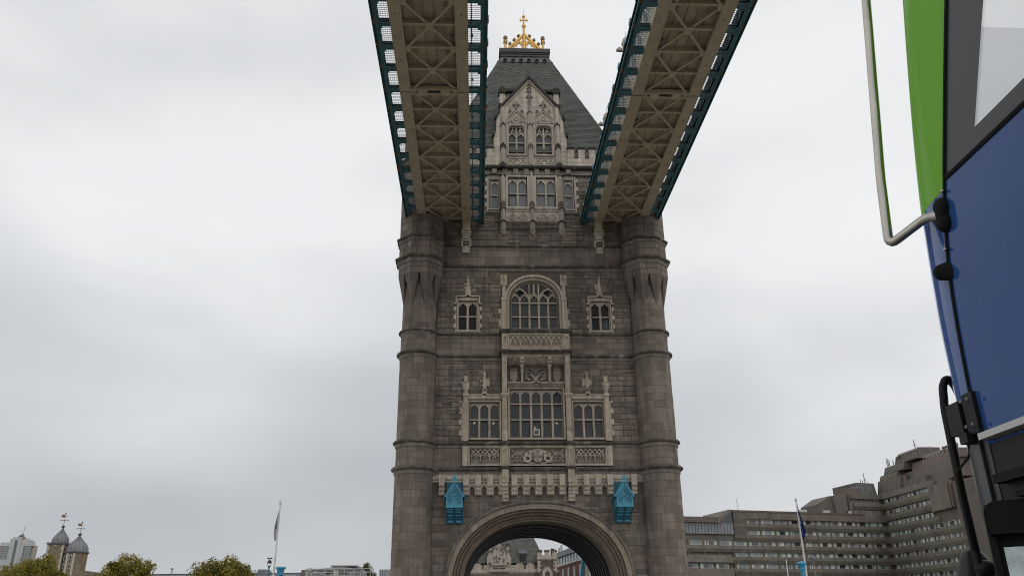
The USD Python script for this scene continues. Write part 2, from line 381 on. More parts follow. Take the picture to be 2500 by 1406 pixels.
# ---- stones of the rough wall
def free(x0, x1, ex):
    segs = [(x0, x1)]
    for a, b in ex:
        segs = [q for s0, s1 in segs for q in ((s0, min(s1, a)), (max(s0, b), s1)) if q[1] - q[0] > 0.12]
    return segs
pieces = {'stone': [], 'band_block': []}
def coursed(z0, z1, ex, hs, ws, kind, x0=-7.7, x1=7.7, gap=0.024, **kw):
    """ex(za, zb) gives the x intervals that stay free of stones between the heights za and zb."""
    z = z0
    while z < z1 - 0.08:
        h = rng.uniform(*hs)
        if z1 - (z + h) < hs[0] * 0.75: h = z1 - z
        for a, b in free(x0, x1, ex(z, z + h)):
            x = a
            while x < b - 0.01:
                w = rng.uniform(*ws)
                if b - (x + w) < ws[0] * 0.7: w = b - x
                if w > 0.1:
                    if kind == 'stone' and h > 0.42 and w > 0.5 and rng.random() < 0.3:      # two thin stones instead of one
                        cut = h * rng.uniform(.4, .6)
                        parts = [(z, z + cut), (z + cut, z + h)]
                    else:
                        parts = [(z, z + h)]
                    for za, zb in parts:
                        yf = -rng.uniform(*kw.get('proud', (0.01, 0.06)))
                        pieces[kind].append((w * (zb - za), MB().block(x + gap / 2, x + w - gap / 2, za + gap / 2, zb - gap / 2, yf, 0.1, kw.get('ch', 0.025), kw.get('bulge', 0), kw.get('jit', 0), None)))
                x += w
        z += h
def ex_arch(za, zb):
    zz = (za + zb) / 2
    r = ((zz - 4.2) / 5.8)
    if zz < 4.2: return [(-6.75, 6.75)]
    if r >= 1: return []
    x = 6.75 * (1 - r ** 2.2) ** (1 / 2.2) + 0.03
    return [(-x, x)]
ROUGH = dict(bulge=0.06, jit=0.012, ch=0.028)
coursed(1.0, 10.40, ex_arch, (0.46, 0.62), (0.55, 1.25), 'stone', proud=(0.0, 0.03), bulge=0.02, jit=0.006, ch=0.02)
coursed(14.32, 20.6, lambda a, b: [(-2.66, 2.66)] + ([(-5.62, 5.62)] if a < 17.8 else []), (0.34, 0.5), (0.5, 1.15), 'stone', **ROUGH)
coursed(22.82, 28.14, lambda a, b: [(-2.62, 2.62)] if a < 27.65 else [], (0.34, 0.5), (0.5, 1.15), 'stone', x0=-6.25, x1=6.25, **ROUGH) if False else None
def ex3(a, b):
    e = [(-2.64, 2.64)] if a < 27.7 else []
    if a < 25.95: e += [(-6.38, -4.18), (4.18, 6.38)]
    return e
coursed(22.82, 28.14, ex3, (0.34, 0.5), (0.5, 1.15), 'stone', **ROUGH)
coursed(30.5, 31.35, lambda a, b: [], (0.40, 0.45), (0.8, 1.4), 'stone', bulge=0.03, jit=0.008, ch=0.02)
coursed(31.35, 37.1, lambda a, b: [(-2.55, 2.55)] if a > 31.9 and a < 33.3 else ([(-3.95, 3.95)] if a > 33.2 else []), (0.32, 0.46), (0.55, 1.2), 'stone', **ROUGH)
# ---- dressed blocks of the smooth bands
BAND = dict(proud=(0.008, 0.02), ch=0.01)
coursed(12.45, 13.92, lambda a, b: [(-5.6, 5.6)], (0.46, 0.5), (0.9, 1.6), 'band_block', **BAND)
coursed(21.06, 22.48, lambda a, b: [(-2.7, 2.7)], (0.45, 0.5), (0.9, 1.7), 'band_block', **BAND)
coursed(28.68, 30.06, lambda a, b: [], (0.66, 0.72), (1.2, 2.0), 'band_block', **BAND)
def lay(name, plural, lst, mt, parent):
    lst.sort(key=lambda q: -q[0])
    for _, mm in lst[:300]: add(name, mm, mt, parent, tone=True)
    if lst[300:]:
        rest = MB()
        for _, mm in lst[300:]: rest.merge(mm)
        add(plural, rest, mt, parent, tone=True, kind='stuff')
lay('stone', 'stones', pieces['stone'], 'rubble', WALL)
lay('band_block', 'band_blocks', pieces['band_block'], 'ashlar', WALL)

# ---- string courses along the wall
def course_prof(zb, zt, p):
    h = zt - zb
    return ([(0.1, zb), (-p * .18, zb), (-p * .30, zb + h * .10), (-p * .36, zb + h * .38), (-p * .50, zb + h * .42), (0.1, zb + h * .42)],
            [(0.1, zb + h * .42), (-p * .50, zb + h * .42), (-p * .62, zb + h * .52), (-p * .95, zb + h * .58), (-p, zb + h * .70), (-p * .92, zb + h * .84), (-p * .55, zb + h * .97), (0.1, zt)])
COURSES = [(11.85, 12.48, 0.30), (13.88, 14.32, 0.24), (20.59, 21.09, 0.28), (22.44, 22.83, 0.22), (28.14, 28.71, 0.30), (30.03, 30.50, 0.24)]
for zb, zt, p in COURSES:
    lo, hi = course_prof(zb, zt, p)
    c = add('string_course', MB().extr_x(lo, -7.9, 7.9), 'course_stone', T, smooth=40)
    add('weathered_roll', MB().extr_x(hi, -7.9, 7.9), 'sooty_stone', c, smooth=40)

# ---- corner turrets
RC = [(0, 12.0, 1.40), (12.0, 14.0, 1.38), (14.0, 20.8, 1.385), (20.8, 22.6, 1.36), (22.6, 25.2, 1.32)]
OA = 1.72                                                  # apothem of the octagonal stage
turret_blocks = []
def curved_block(cx, r, a0, a1, z0, z1):
    n, g = 3, 0.006
    aa = np.linspace(a0 + g / r, a1 - g / r, n + 1)
    v, f = [], []
    for k, a in enumerate(aa):
        c, s_ = math.cos(a), math.sin(a)
        for rr, z in ((r - .08, z0 + g), (r, z0 + g), (r, z1 - g), (r - .08, z1 - g)):
            v.append((cx + rr * c, rr * s_, z))
    for k in range(n):
        for q in range(3):
            a, b = k * 4 + q, (k + 1) * 4 + q
            f += [[a, b, b + 1], [a, b + 1, a + 1]]
    e = n * 4
    f += [[0, 1, 2], [0, 2, 3], [e, e + 2, e + 1], [e, e + 3, e + 2]]
    return MB().add(v, f)
for s in (-1, 1):
    cx = s * 9.08
    core = MB().lathe([(r - .06, z) for za, zb, r in RC for z in (za, zb)] + [(1.25, 25.3)], (cx, 0), 40)
    k8 = 1 / math.cos(math.pi / 8)
    core.lathe([(1.25, 24.6), (1.25, 27.2)], (cx, 0), 40)
    core.lathe([((OA - .06) * k8, 27.3), ((OA - .06) * k8, 43.0), (0.1, 43.0)], (cx, 0), 8, math.pi / 8, math.pi / 8 + 2 * math.pi)
    tu = add('turret', core, 'turret_core', T)
    blocks = []
    for za, zb, r, h in ((2.6, 11.83, 1.40, .58), (12.42, 13.86, 1.38, .49), (14.3, 20.58, 1.385, .57), (21.08, 22.43, 1.36, .46), (22.82, 24.9, 1.32, .52), (24.9, 27.5, 1.30, .52)):
        n = max(1, round((zb - za) / h)); hh = (zb - za) / n
        for i in range(n):
            a = math.radians(165) - rng.random() * 0.5
            while a < math.radians(375):
                w = rng.uniform(0.42, 0.82) / r * 1.25
                blocks.append((w * r * hh, curved_block(cx, r + rng.uniform(-.006, .006), a, a + w, za + i * hh, za + (i + 1) * hh)))
                a += w
    side = 2 * OA * math.tan(math.pi / 8)
    for za, zb, h in ((27.3, 28.3, .5), (28.9, 30.15, .62), (30.6, 37.2, .6)):
        n = max(1, round((zb - za) / h)); hh = (zb - za) / n
        for i in range(n):
            for fa in (180, 225, 270, 315, 360):
                a = math.radians(fa - 270)
                cut = rng.choice([0.5, 0.33, 0.67, 0.4])
                xs = [-side / 2, -side / 2 + side * cut, side / 2]
                for q in range(2):
                    b = MB().block(xs[q] + .012, xs[q + 1] - .012, za + i * hh + .012, za + (i + 1) * hh - .012, -OA - rng.uniform(0, .012), -OA + .14, .012)
                    R = np.array([[math.cos(a), -math.sin(a), 0], [math.sin(a), math.cos(a), 0], [0, 0, 1]])
                    b.V = [v @ R.T + np.array([cx, 0, 0]) for v in b.V]
                    blocks.append(((xs[q + 1] - xs[q]) * hh, b))
    turret_blocks.append((tu, blocks))
    # spurs that carry the octagon over the round shaft
    for k in range(8):
        a = math.radians(22.5 + 45 * k); da = math.pi / 8
        P = lambda r, ang, z: (cx + r * math.cos(ang), r * math.sin(ang), z)
        V, L, Rr = OA * k8, OA, OA
        pts = [P(V, a, 27.32), P(L, a - da * .96, 27.36), P(Rr, a + da * .96, 27.36), P(1.31, a, 24.75), P(1.1, a - da, 27.3), P(1.1, a + da, 27.3), P(1.15, a, 25.0)]
        add('spur', MB().hull(pts), 'ashlar', tu)
    for zb, zt, p in ((11.81, 12.40, .30), (13.77, 14.30, .24), (20.56, 21.10, .28), (22.42, 22.84, .24)):
        lo, hi = course_prof(zb, zt, p)
        r = next(r for za, ze, r in RC if za <= zt <= ze)
        c = add('ring_moulding', MB().lathe([(r - y, z) for y, z in lo], (cx, 0), 40), 'course_stone', tu, smooth=40)
        add('weathered_roll', MB().lathe([(r - y, z) for y, z in hi], (cx, 0), 40), 'sooty_stone', c, smooth=40)
    for zb, zt, p in ((28.25, 28.93, .30), (30.14, 30.62, .24), (37.3, 37.95, .30), (42.6, 43.2, .34)):
        lo, hi = course_prof(zb, zt, p)
        A0 = math.pi / 8
        c = add('ring_moulding', MB().lathe([((OA - y) * k8, z) for y, z in lo], (cx, 0), 8, A0, A0 + 2 * math.pi), 'course_stone', tu)
        add('weathered_roll', MB().lathe([((OA - y) * k8, z) for y, z in hi], (cx, 0), 8, A0, A0 + 2 * math.pi), 'sooty_stone', c)
allb = [(a, tu, b) for tu, bl in turret_blocks for a, b in bl]
allb.sort(key=lambda q: -q[0])
for a, tu, b in allb[:300]: add('ashlar_block', b, 'ashlar', tu, tone=True)
for tu, _ in turret_blocks:
    rest = MB()
    for a, t2, b in allb[300:]:
        if t2 == tu: rest.merge(b)
    add('ashlar_blocks', rest, 'ashlar', tu, tone=True, kind='stuff')
# turret heads: battlement, spire and a tall crowning pinnacle with gargoyles; front pair and back pair
def turret_head(cx, cy):
    h = MB()
    k8 = 1 / math.cos(math.pi / 8); A0 = math.pi / 8
    h.lathe([(OA * k8, 43.2), (OA * k8, 44.2), (1.5, 44.2), (1.35, 44.3), (0.42, 48.6)], (cx, cy), 8, A0, A0 + 2 * math.pi)
    for k in range(8):
        a = A0 + k * math.pi / 4
        h.lathe([(.2, 43.2), (.2, 45.0), (.28, 45.05), (.24, 45.2), (.02, 46.0)], (cx + 1.72 * math.cos(a), cy + 1.72 * math.sin(a)), 6)
    p = add('turret_head', h, 'pale_stone', T)
    q = MB().lathe([(.42, 48.5), (.30, 48.8), (.29, 50.9), (.42, 51.05), (.44, 51.25), (.34, 51.3), (.32, 51.65), (.10, 51.95)], (cx, cy), 12)
    add('pinnacle', q, 'pale_stone', p, smooth=40)
    rod = MB().tube([(cx, cy, 51.9), (cx, cy, 52.6)], .02, 5)
    add('spike', rod, 'black_steel', p)
    for a in (0, 90, 180, 270):
        c, s_ = math.cos(math.radians(a)), math.sin(math.radians(a))
        g = MB()
        for r0, r1, w, dz in ((.2, .55, .26, 0), (.5, .82, .34, .06), (.75, .95, .24, .0)):
            g.beam((cx + r0 * c, cy + r0 * s_, 50.45 + dz), (cx + r1 * c, cy + r1 * s_, 50.5 + dz), w, w * .9)
        add('gargoyle', g, 'pale_stone', p)
for cx in (-9.08, 9.08):
    for cy in (0.0, 12.0):
        turret_head(cx, cy)
for cx in (-9.08, 9.08):
    k8 = 1 / math.cos(math.pi / 8)
    add('turret', MB().lathe([(1.4, 0), (1.38, 24.7), (OA * k8, 27.3), (OA * k8, 43.2)], (cx, 12), 16), 'ashlar', T, smooth=30)

# ---- the great arch: stepped mouldings, voussoirs, deep reveal and black steel ribs
def sweep_arch(prof, n=56):
    """prof: (t, y): t = 0 on the outer curve, 1 on the inner one."""
    P0, P1 = np.array(superarch(*AOUT, n)), np.array(superarch(*AIN, n))
    P0 = np.vstack([[AOUT[0], 0], P0, [-AOUT[0], 0]]); P1 = np.vstack([[AIN[0], 0], P1, [-AIN[0], 0]])
    v, f, m_ = [], [], len(prof)
    for k in range(len(P0)):
        for t, y in prof:
            q = P0[k] * (1 - t) + P1[k] * t
            v.append((q[0], y, q[1]))
    for k in range(len(P0) - 1):
        for i in range(m_ - 1):
            a, b = k * m_ + i, (k + 1) * m_ + i
            f += [[a, b, b + 1], [a, b + 1, a + 1]]
    return MB().add(v, f)
ARCH = add('arch', sweep_arch([(.10, .1), (.42, .02), (.43, .22), (.46, .26), (.485, .14), (.52, .10), (.56, .16), (.575, .40), (.61, .46), (.635, .34), (.67, .28), (.71, .34), (.73, .62), (.77, .68), (.795, .54), (.83, .50), (.87, .58), (.89, .80), (.93, .84), (1.0, .78), (1.0, 2.9)]), 'arch_stone', T, smooth=50)
add('hood_mould', sweep_arch([(.0, .08), (-.02, -.10), (.03, -.19), (.08, -.16), (.10, -.06), (.14, -.03), (.14, .1)]), 'course_stone', ARCH, smooth=50)
P0, P1 = np.array(superarch(*AOUT, 720)), np.array(superarch(*AIN, 720))
cum = np.concatenate([[0], np.cumsum(np.linalg.norm(np.diff(P0, axis=0), axis=1))])
NV = 27
for k in range(NV):
    i0, i1 = (int(np.searchsorted(cum, cum[-1] * q / NV)) for q in (k + .012, k + .988))
    idx = np.linspace(i0, min(i1, 720), 4).astype(int)
    v, f = [], []
    for i in idx:
        for t, y in ((.155, .1), (.155, -.035), (.41, -.035), (.41, .1)):
            q = P0[i] * (1 - t) + P1[i] * t
            v.append((q[0], y, q[1]))
    for a in range(3):
        for q in range(3):
            b, c = a * 4 + q, (a + 1) * 4 + q
            f += [[b, c, c + 1], [b, c + 1, b + 1]]
    f += [[0, 1, 2], [0, 2, 3], [12, 14, 13], [12, 15, 14]]
    add('voussoir', MB().add(v, f), 'arch_stone', ARCH, tone=True)
m = MB()
back = np.array(superarch(5.5, 4.58, 4.2, 48)); back = np.vstack([[5.5, 0], back, [-5.5, 0]])
v = [(x, y, z) for x, z in back for y in (2.9, 11.3)]
m.add(v, [q for k in range(len(back) - 1) for q in ([2 * k, 2 * k + 2, 2 * k + 3], [2 * k, 2 * k + 3, 2 * k + 1])])
VA = add('vault', m, 'black_steel', T, smooth=50)
for i in range(8):
    y = 3.05 + i * 1.12
    o = np.array(superarch(5.5, 4.58, 4.2, 48)); q = np.array(superarch(5.24, 4.30, 4.2, 48))
    m = MB().extr(Polygon(np.vstack([[5.5, 0], o, [-5.5, 0]])).difference(Polygon(np.vstack([[5.24, -1], [5.24, 0], q, [-5.24, 0], [-5.24, -1]]))), y, y + .34)
    rb = add('rib', m, 'black_steel', VA)
    rv = MB()
    for k in range(4, 170, 2):
        t = math.pi * k / 174
        c, s_ = math.cos(t), math.sin(t)
        x, z = 5.235 * math.copysign(abs(c) ** (1 / 1.1), c), 4.2 + 4.295 * s_ ** (1 / 1.1)
        rv.box(x - .025, x + .025, y + .05, y + .09, z - .03, z + .01)
    add('rivets', rv, 'grey_steel', rb, kind='stuff')
m = MB().extr(sbox(-7.7, 0, 7.7, 12).difference(arch_poly(5.48, 4.56, 4.2)), 11.3, 12)
add('back_wall', m, 'rubble', T)

# ---- corbel table under the first course
m = MB(); m.box(-7.7, 7.7, -.10, .1, 11.32, 11.87)
for z0, z1, p in ((11.36, 11.44, .17), (11.56, 11.66, .2)): m.box(-7.7, 7.7, -p, .0, z0, z1)
CT = add('corbel_table', m, 'light_stone', T)
SP = 0.878
xs = [k * SP for k in range(-8, 9)]
for x in xs:
    if abs(abs(x) - 2.43) < .1 or abs(abs(x) - 6.1) < .45: continue
    c = MB().box(x - .21, x + .21, -.42, .05, 11.28, 11.86)
    c.extr_x([(.05, 11.28), (-.42, 11.28), (-.45, 11.2), (-.44, 11.08), (-.36, 11.0), (-.26, 10.96), (-.3, 10.92), (-.34, 10.84), (-.28, 10.72), (-.2, 10.7), (-.22, 10.64), (-.28, 10.56), (-.24, 10.44), (-.08, 10.40), (.05, 10.4)], x - .2, x + .2)
    add('corbel', c, 'light_stone', CT, smooth=35)
for x in [k * SP + SP / 2 for k in range(-8, 8)]:
    if 5.4 < abs(x) < 6.75: continue
    p = sbox(x - .24, 10.42, x + .24, 11.3).difference(unary_union([sbox(x - .17, 10.42, x + .17, 10.85), disc(x - .08, 10.88, .1), disc(x + .08, 10.88, .1), disc(x, 11.0, .09)]))
    add('niche', MB().extr(p, -.1, .05), 'light_stone', CT)

# ---- pilasters with capitals, first storey panels and the shield relief
def cap_block(m, x, w, z, p, h=.2):
    m.box(x - w / 2 - .10, x + w / 2 + .10, -p - .12, .05, z + h * .5, z + h)
    m.box(x - w / 2 - .04, x + w / 2 + .04, -p - .05, .05, z, z + h * .5)
for s in (-1, 1):
    x = s * 2.42
    m = MB(); m.box(x - .22, x + .22, -.34, .02, 12.5, 14.0).box(x - .20, x + .20, -.42, .0, 14.3, 14.8)
    m.hull([(x + a, y, z) for a in (-.2, .2) for y, z in ((-.42, 14.8), (-.30, 15.05), (0, 15.05), (0, 14.8))])
    m.box(x - .19, x + .19, -.30, 0, 15.0, 17.7)
    for dx in (-.1, .1): m.box(x + dx - .03, x + dx + .03, -.34, -.29, 15.2, 17.5)
    P = add('pilaster', m, 'light_stone', T)
    n = sbox(x - .13, 12.65, x + .13, 13.85).difference(unary_union([sbox(x - .09, 12.72, x + .09, 13.55), disc(x, 13.58, .1)]))
    add('niche', MB().extr(n, -.40, -.33), 'light_stone', P)
    c = MB(); cap_block(c, x, .5, 12.18, .4, .3); cap_block(c, x, .45, 14.02, .4, .28)
    add('capital', c, 'sooty_stone', P)
    m = MB().box(x - .24, x + .24, -.5, .05, 11.3, 12.2)
    for z0, z1, p in ((11.0, 11.3, .44), (10.75, 10.98, .34), (10.5, 10.72, .28), (10.22, 10.45, .24), (9.98, 10.2, .16)): m.box(x - .19, x + .19, -p, .05, z0, z1)
    for dx in (-.21, .21): m.box(x + dx - .03, x + dx + .03, -.24, .05, 9.98, 11.3)
    add('long_corbel', m, 'light_stone', T)
    x = s * 5.36
    m = MB().box(x - .2, x + .2, -.26, .02, 12.5, 13.95).box(x - .17, x + .17, -.22, .02, 14.32, 17.75)
    m.hull([(x + a, y, z) for a in (-.2, .2) for y, z in ((-.32, 14.32), (-.32, 14.95), (-.2, 15.25), (0, 15.25), (0, 14.32))])
    m.box(x - .22, x + .22, -.3, .02, 17.75, 17.95)
    P = add('pilaster', m, 'light_stone', T)
    m = MB().box(x - .16, x + .16, -.2, .02, 17.95, 18.35).box(x - .26, x + .26, -.14, .02, 18.3, 18.85).box(x - .15, x + .15, -.24, .02, 18.3, 18.75).box(x - .15, x + .15, -.16, .02, 18.85, 19.35)
    m.hull([(x + a, y, z) for a, y, z in ((-.12, -.3, 18.3), (.12, -.3, 18.3), (0, -.24, 18.02), (-.12, -.15, 18.3), (.12, -.15, 18.3))])
    m.extr(Polygon(pointed(x - .1, x + .1, 18.9)), -.2, -.1)
    add('finial', m, 'light_stone', P)
def gothic_panel(x0, x1, z0, z1, n, y, mt, parent, w=.055, depth=.15):
    """Carved panel of pointed arches that cross, with cusps and drops."""
    u = (x1 - x0) / n; h = z1 - z0
    ls = []
    for k in range(n):
        a = x0 + k * u; c = a + u / 2
        ls += [line(bez((a, z0 + .25 * h), (a, z0 + .75 * h), (c - .06 * u, z0 + .72 * h), (c, z1), 6), w), line(bez((a + u, z0 + .25 * h), (a + u, z0 + .75 * h), (c + .06 * u, z0 + .72 * h), (c, z1), 6), w)]
        ls += [line(bez((a, z1), (a, z0 + .85 * h), (a + .3 * u, z0 + .8 * h), (c, z0 + .45 * h), 5), w * .8), line(bez((a + u, z1), (a + u, z0 + .85 * h), (c + .2 * u, z0 + .8 * h), (c, z0 + .45 * h), 5), w * .8)]
        for q in (-1, 1): ls += [line(arc(c + q * .24 * u, z0 + .38 * h, .13 * u, 0, 180, 5), w * .8), disc(c + q * .26 * u, z0 + .72 * h, .06 * u, 3), disc(c + q * .10 * u, z0 + .33 * h, .06 * u, 3)]
        ls.append(disc(c, z0 + .62 * h, .07 * u, 3))
    ls += [line([(x0 + k * u, z0 + .02 * h), (x0 + k * u, z0 + .4 * h)], w) for k in range(n + 1)]
    add('tracery', MB().extr(unary_union(ls).intersection(sbox(x0, z0, x1, z1)), y - depth, y), mt, parent)
def framed(x0, x1, z0, z1, y, mt, bev=.08, fr=.12):
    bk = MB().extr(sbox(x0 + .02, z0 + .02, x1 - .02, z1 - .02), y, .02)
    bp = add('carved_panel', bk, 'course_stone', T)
    m = MB()
    m.extr(sbox(x0, z0, x1, z1).difference(sbox(x0 + fr, z0 + fr, x1 - fr, z1 - fr)), y - .16, y)
    m.extr(sbox(x0, z0, x1, z1).difference(sbox(x0 + fr * .5, z0 + fr * .5, x1 - fr * .5, z1 - fr * .5)), y - .22, y)
    add('panel_frame', m, mt, bp)
    return bp
for s in (-1, 1):
    a, b = sorted((s * 2.66, s * 5.14))
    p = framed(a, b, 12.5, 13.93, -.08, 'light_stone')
    gothic_panel(a + .22, b - .22, 12.85, 13.76, 3, -.08, 'light_stone', p)
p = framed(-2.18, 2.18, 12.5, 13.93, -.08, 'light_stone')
ls = []
for s in (-1, 1):
    ls += [line(bez((s * .95, 12.8), (s * 1.15, 13.5), (s * .5, 13.65), (0, 13.72), 8), .05), line(bez((s * 1.0, 12.8), (s * 1.2, 13.6), (s * 1.5, 13.7), (s * 1.95, 13.1), 8), .05), line(bez((s * 1.05, 13.7), (s * 1.2, 13.2), (s * 1.7, 13.3), (s * 1.95, 13.72), 8), .045)]
    for k in range(7): ls.append(disc(s * (1.2 + .1 * k), 12.85 + .06 * (k % 3) , .045, 3))
    for k in range(9): ls.append(disc(s * (1.3 + .17 * (k % 4)), 13.1 + .17 * (k // 4) + .05 * (k % 2), .05, 3))
    ls.append(line([(s * 1.05, 12.75), (s * 1.05, 13.2)], .05))
add('tracery', MB().extr(unary_union(ls), -.22, -.08), 'light_stone', p)
sh = Polygon([(-.40, 13.62), (.40, 13.62), (.38, 13.2), (.34, 13.0), (.2, 12.82), (0, 12.7), (-.2, 12.82), (-.34, 13.0), (-.38, 13.2)])
shield = add('shield', MB().extr(sh, -.30, -.08), 'light_stone', p)
m = MB().extr(unary_union([sbox(-.085, 12.72, .085, 13.6), sbox(-.37, 13.1, .37, 13.26)]), -.345, -.30)
m.extr(unary_union([line([(-.24, 13.33), (-.24, 13.52)], .03), line([(-.29, 13.46), (-.19, 13.46)], .03)]), -.33, -.30)
add('shield_cross', m, 'course_stone', p)
for s in (-1, 1):                                          # the two winged supporters of the shield
    m = MB()
    body = [bez((s * .40, 13.45), (s * .55, 13.6), (s * .62, 13.4), (s * .52, 13.2), 6), bez((s * .52, 13.2), (s * .45, 12.95), (s * .6, 12.8), (s * .9, 12.85), 6), bez((s * .9, 12.85), (s * 1.1, 12.95), (s * .95, 13.1), (s * .88, 12.98), 6)]
    m.extr(unary_union([line(b, .13) for b in body]), -.32, -.08)
    for k in range(5): m.extr(line(bez((s * .55, 13.05 + .03 * k), (s * (.7 + .05 * k), 13.25 + .06 * k), (s * (.85 + .03 * k), 13.3 + .03 * k), (s * (1.02 - .02 * k), 13.0 + .11 * k), 6), .055), -.27 - .012 * k, -.08)
    m.extr(unary_union([line([(s * .52, 13.3), (s * .36, 13.22)], .07), line([(s * .55, 13.0), (s * .38, 12.92)], .07), line(bez((s * .2, 12.72), (s * .5, 12.6), (s * .7, 12.85), (s * .95, 12.74), 8), .07)]), -.28, -.08)
    add('winged_creature', m, 'light_stone', p)

# ---- windows
def trefoil(x0, x1, z, zt):
    """Opening of one light: straight sides up to z, cusped head reaching zt."""
    w, c = x1 - x0, (x0 + x1) / 2
    h = zt - z
    return unary_union([disc(c - .23 * w, z + .12 * h, .27 * w), disc(c + .23 * w, z + .12 * h, .27 * w), disc(c, z + .55 * h, .2 * w), Polygon([(c - .16 * w, z + .6 * h), (c + .16 * w, z + .6 * h), (c, zt)]), sbox(x0, z - .3, x1, z + .02)]).intersection(sbox(x0, z - 1, x1, zt))
def window(x0, x1, rows, n, y, head, pane, mt='light_stone', mull=.13, outline=None, lightlist=None, extra=None, dark=(), surround=.2, reveal=True, label=None, splay=-.06):
    """rows: heights of sill, transoms and the springing of the head; head: height where the cusped heads end."""
    full = outline if outline is not None else sbox(x0, rows[0], x1, head + .12)
    u = (x1 - x0 + mull) / n
    L = lightlist or [(x0 + k * u + .0, x0 + k * u + u - mull) for k in range(n)]
    if not lightlist: L = [(a + .02, b - .02) for a, b in L]
    cuts, panes = [], []
    for i in range(len(rows) - 1):
        for k, (a, b) in enumerate(L):
            top = rows[i + 1] - (.09 if i < len(rows) - 2 else 0)
            lo = rows[i] + (.06 if i == 0 else 0)
            o = sbox(a, lo, b, top)
            if i == len(rows) - 2: o = unary_union([o, trefoil(a, b, top, head)])
            cuts.append(o); panes.append((a, b, lo, head if i == len(rows) - 2 else top, (i, k) in dark))
    cuts += list(extra or [])
    fr = full.difference(unary_union(cuts))
    m = MB().extr(fr, y, y + .16)
    for a, b in L: m.extr(LineString(pointed(a - .02, b + .02, rows[-1] - .04, .72)).buffer(.03, cap_style=2, quad_segs=2).intersection(full), y - .05, y)
    for k in range(len(L) - 1):
        c = (L[k][1] + L[k + 1][0]) / 2
        m.extr(sbox(c - .035, rows[0], c + .035, rows[-1] + .25).intersection(full), y - .06, y)
    for r in rows[1:-1]: m.box(x0, x1, y - .05, y, r - .1, r - .01)
    W = add('window', m, mt, T, label=label)
    ex = list(extra or [])
    for a, b, lo, hi, dk in panes:
        t1_, t2_ = rng.uniform(-.012, .012), rng.uniform(-.02, .02)          # every leaded pane sits at a slightly different tilt
        q4 = [(a - .03, y + .10 - t1_ - t2_, lo - .03), (b + .03, y + .10 + t1_ - t2_, lo - .03), (b + .03, y + .115 + t1_ - t2_, lo - .03), (a - .03, y + .115 - t1_ - t2_, lo - .03)]
        add('pane', MB().hexa(q4, [(px, py + 2 * t2_, hi + .02) for px, py, _ in q4]), pane, W)
        if dk: add('casement', MB().extr(sbox(a, lo, b, min(hi, lo + 1.2)).difference(sbox(a + .06, lo + .06, b - .06, min(hi, lo + 1.2) - .06)), y + .05, y + .095), 'casement', W)
    for e in ex:
        bx = e.bounds
        add('pane', MB().box(bx[0] - .02, bx[2] + .02, y + .12, y + .13, bx[1] - .02, bx[3] + .02), pane, W)
    if surround and outline is None:
        s, z0, z1 = surround, rows[0], head + .12
        m = MB()
        I = [(x0, z0), (x1, z0), (x1, z1), (x0, z1)]; O = [(x0 - s, z0 - .12), (x1 + s, z0 - .12), (x1 + s, z1 + s * .8), (x0 - s, z1 + s * .8)]
        for k in range(4):
            q = (k + 1) % 4
            mid = lambda P, Q, t: (P[0] * (1 - t) + Q[0] * t, P[1] * (1 - t) + Q[1] * t)
            a0, a1, b0, b1 = O[k], O[q], mid(O[k], I[k], .5), mid(O[q], I[q], .5)
            v = [(a0[0], splay, a0[1]), (a1[0], splay, a1[1]), (b1[0], splay, b1[1]), (b0[0], splay, b0[1]), (I[q][0], y, I[q][1]), (I[k][0], y, I[k][1]), (a0[0], splay + .12, a0[1]), (a1[0], splay + .12, a1[1])]
            m.add(v, [[0, 1, 2], [0, 2, 3], [3, 2, 4], [3, 4, 5], [6, 7, 1], [6, 1, 0]])
        add('surround', m, mt, W)
        add('sill', MB().extr_x([(y + .1, z0 + .02), (y - .02, z0 + .02), (splay - .1, z0 - .06), (splay - .1, z0 - .16), (y + .1, z0 - .16)], x0 - s, x1 + s), mt, W)
    return W
def ogee_hood(x0, x1, z, y=-.16, peak=.35, wid=.09, drop=0, parent=None, mt='light_stone'):
    c = (x0 + x1) / 2
    ls = [line([(x0, z - drop), (x0, z)] if drop else [(x0, z), (x0 + .01, z)], wid), line([(x0, z), (c - .38, z)], wid), line([(x1, z), (c + .38, z)], wid)]
    if drop: ls += [line([(x1, z - drop), (x1, z)], wid), line([(x0 - .18, z - drop), (x0, z - drop)], wid), line([(x1 + .18, z - drop), (x1, z - drop)], wid)]
    for s in (-1, 1): ls.append(line(bez((c + s * .38, z), (c + s * .12, z + .02), (c + s * .06, z + .12), (c, z + peak), 8), wid))
    return add('hood', MB().extr(unary_union(ls), y, .03), 'course_stone' if mt is None else mt, parent or T)
def wall_finial(x, z, parent, blocks=True):
    m = MB().box(x - .18, x + .18, -.12, .03, z, z + .25).box(x - .11, x + .11, -.2, .03, z + .2, z + .75).box(x - .2, x + .2, -.15, .03, z + .62, z + .72)
    m.box(x - .36, x + .36, -.05, .03, z + .62, z + 1.2)
    m.box(x - .12, x + .12, -.16, .03, z + .72, z + 1.2)
    m.box(x - .09, x + .09, -.14, .03, z + 1.2, z + 1.72)
    for q in (-1, 1): m.extr(line(arc(x + q * .1, z + .3, .1, 0, 180, 5), .05), -.2, -.1)
    m.hull([(x + a, y, zz) for a, y, zz in ((-.12, -.2, z + 1.45), (.12, -.2, z + 1.45), (0, -.2, z + 1.72), (-.12, -.1, z + 1.45), (.12, -.1, z + 1.45), (0, -.1, z + 1.72))])
    return add('finial', m, 'light_stone', parent)
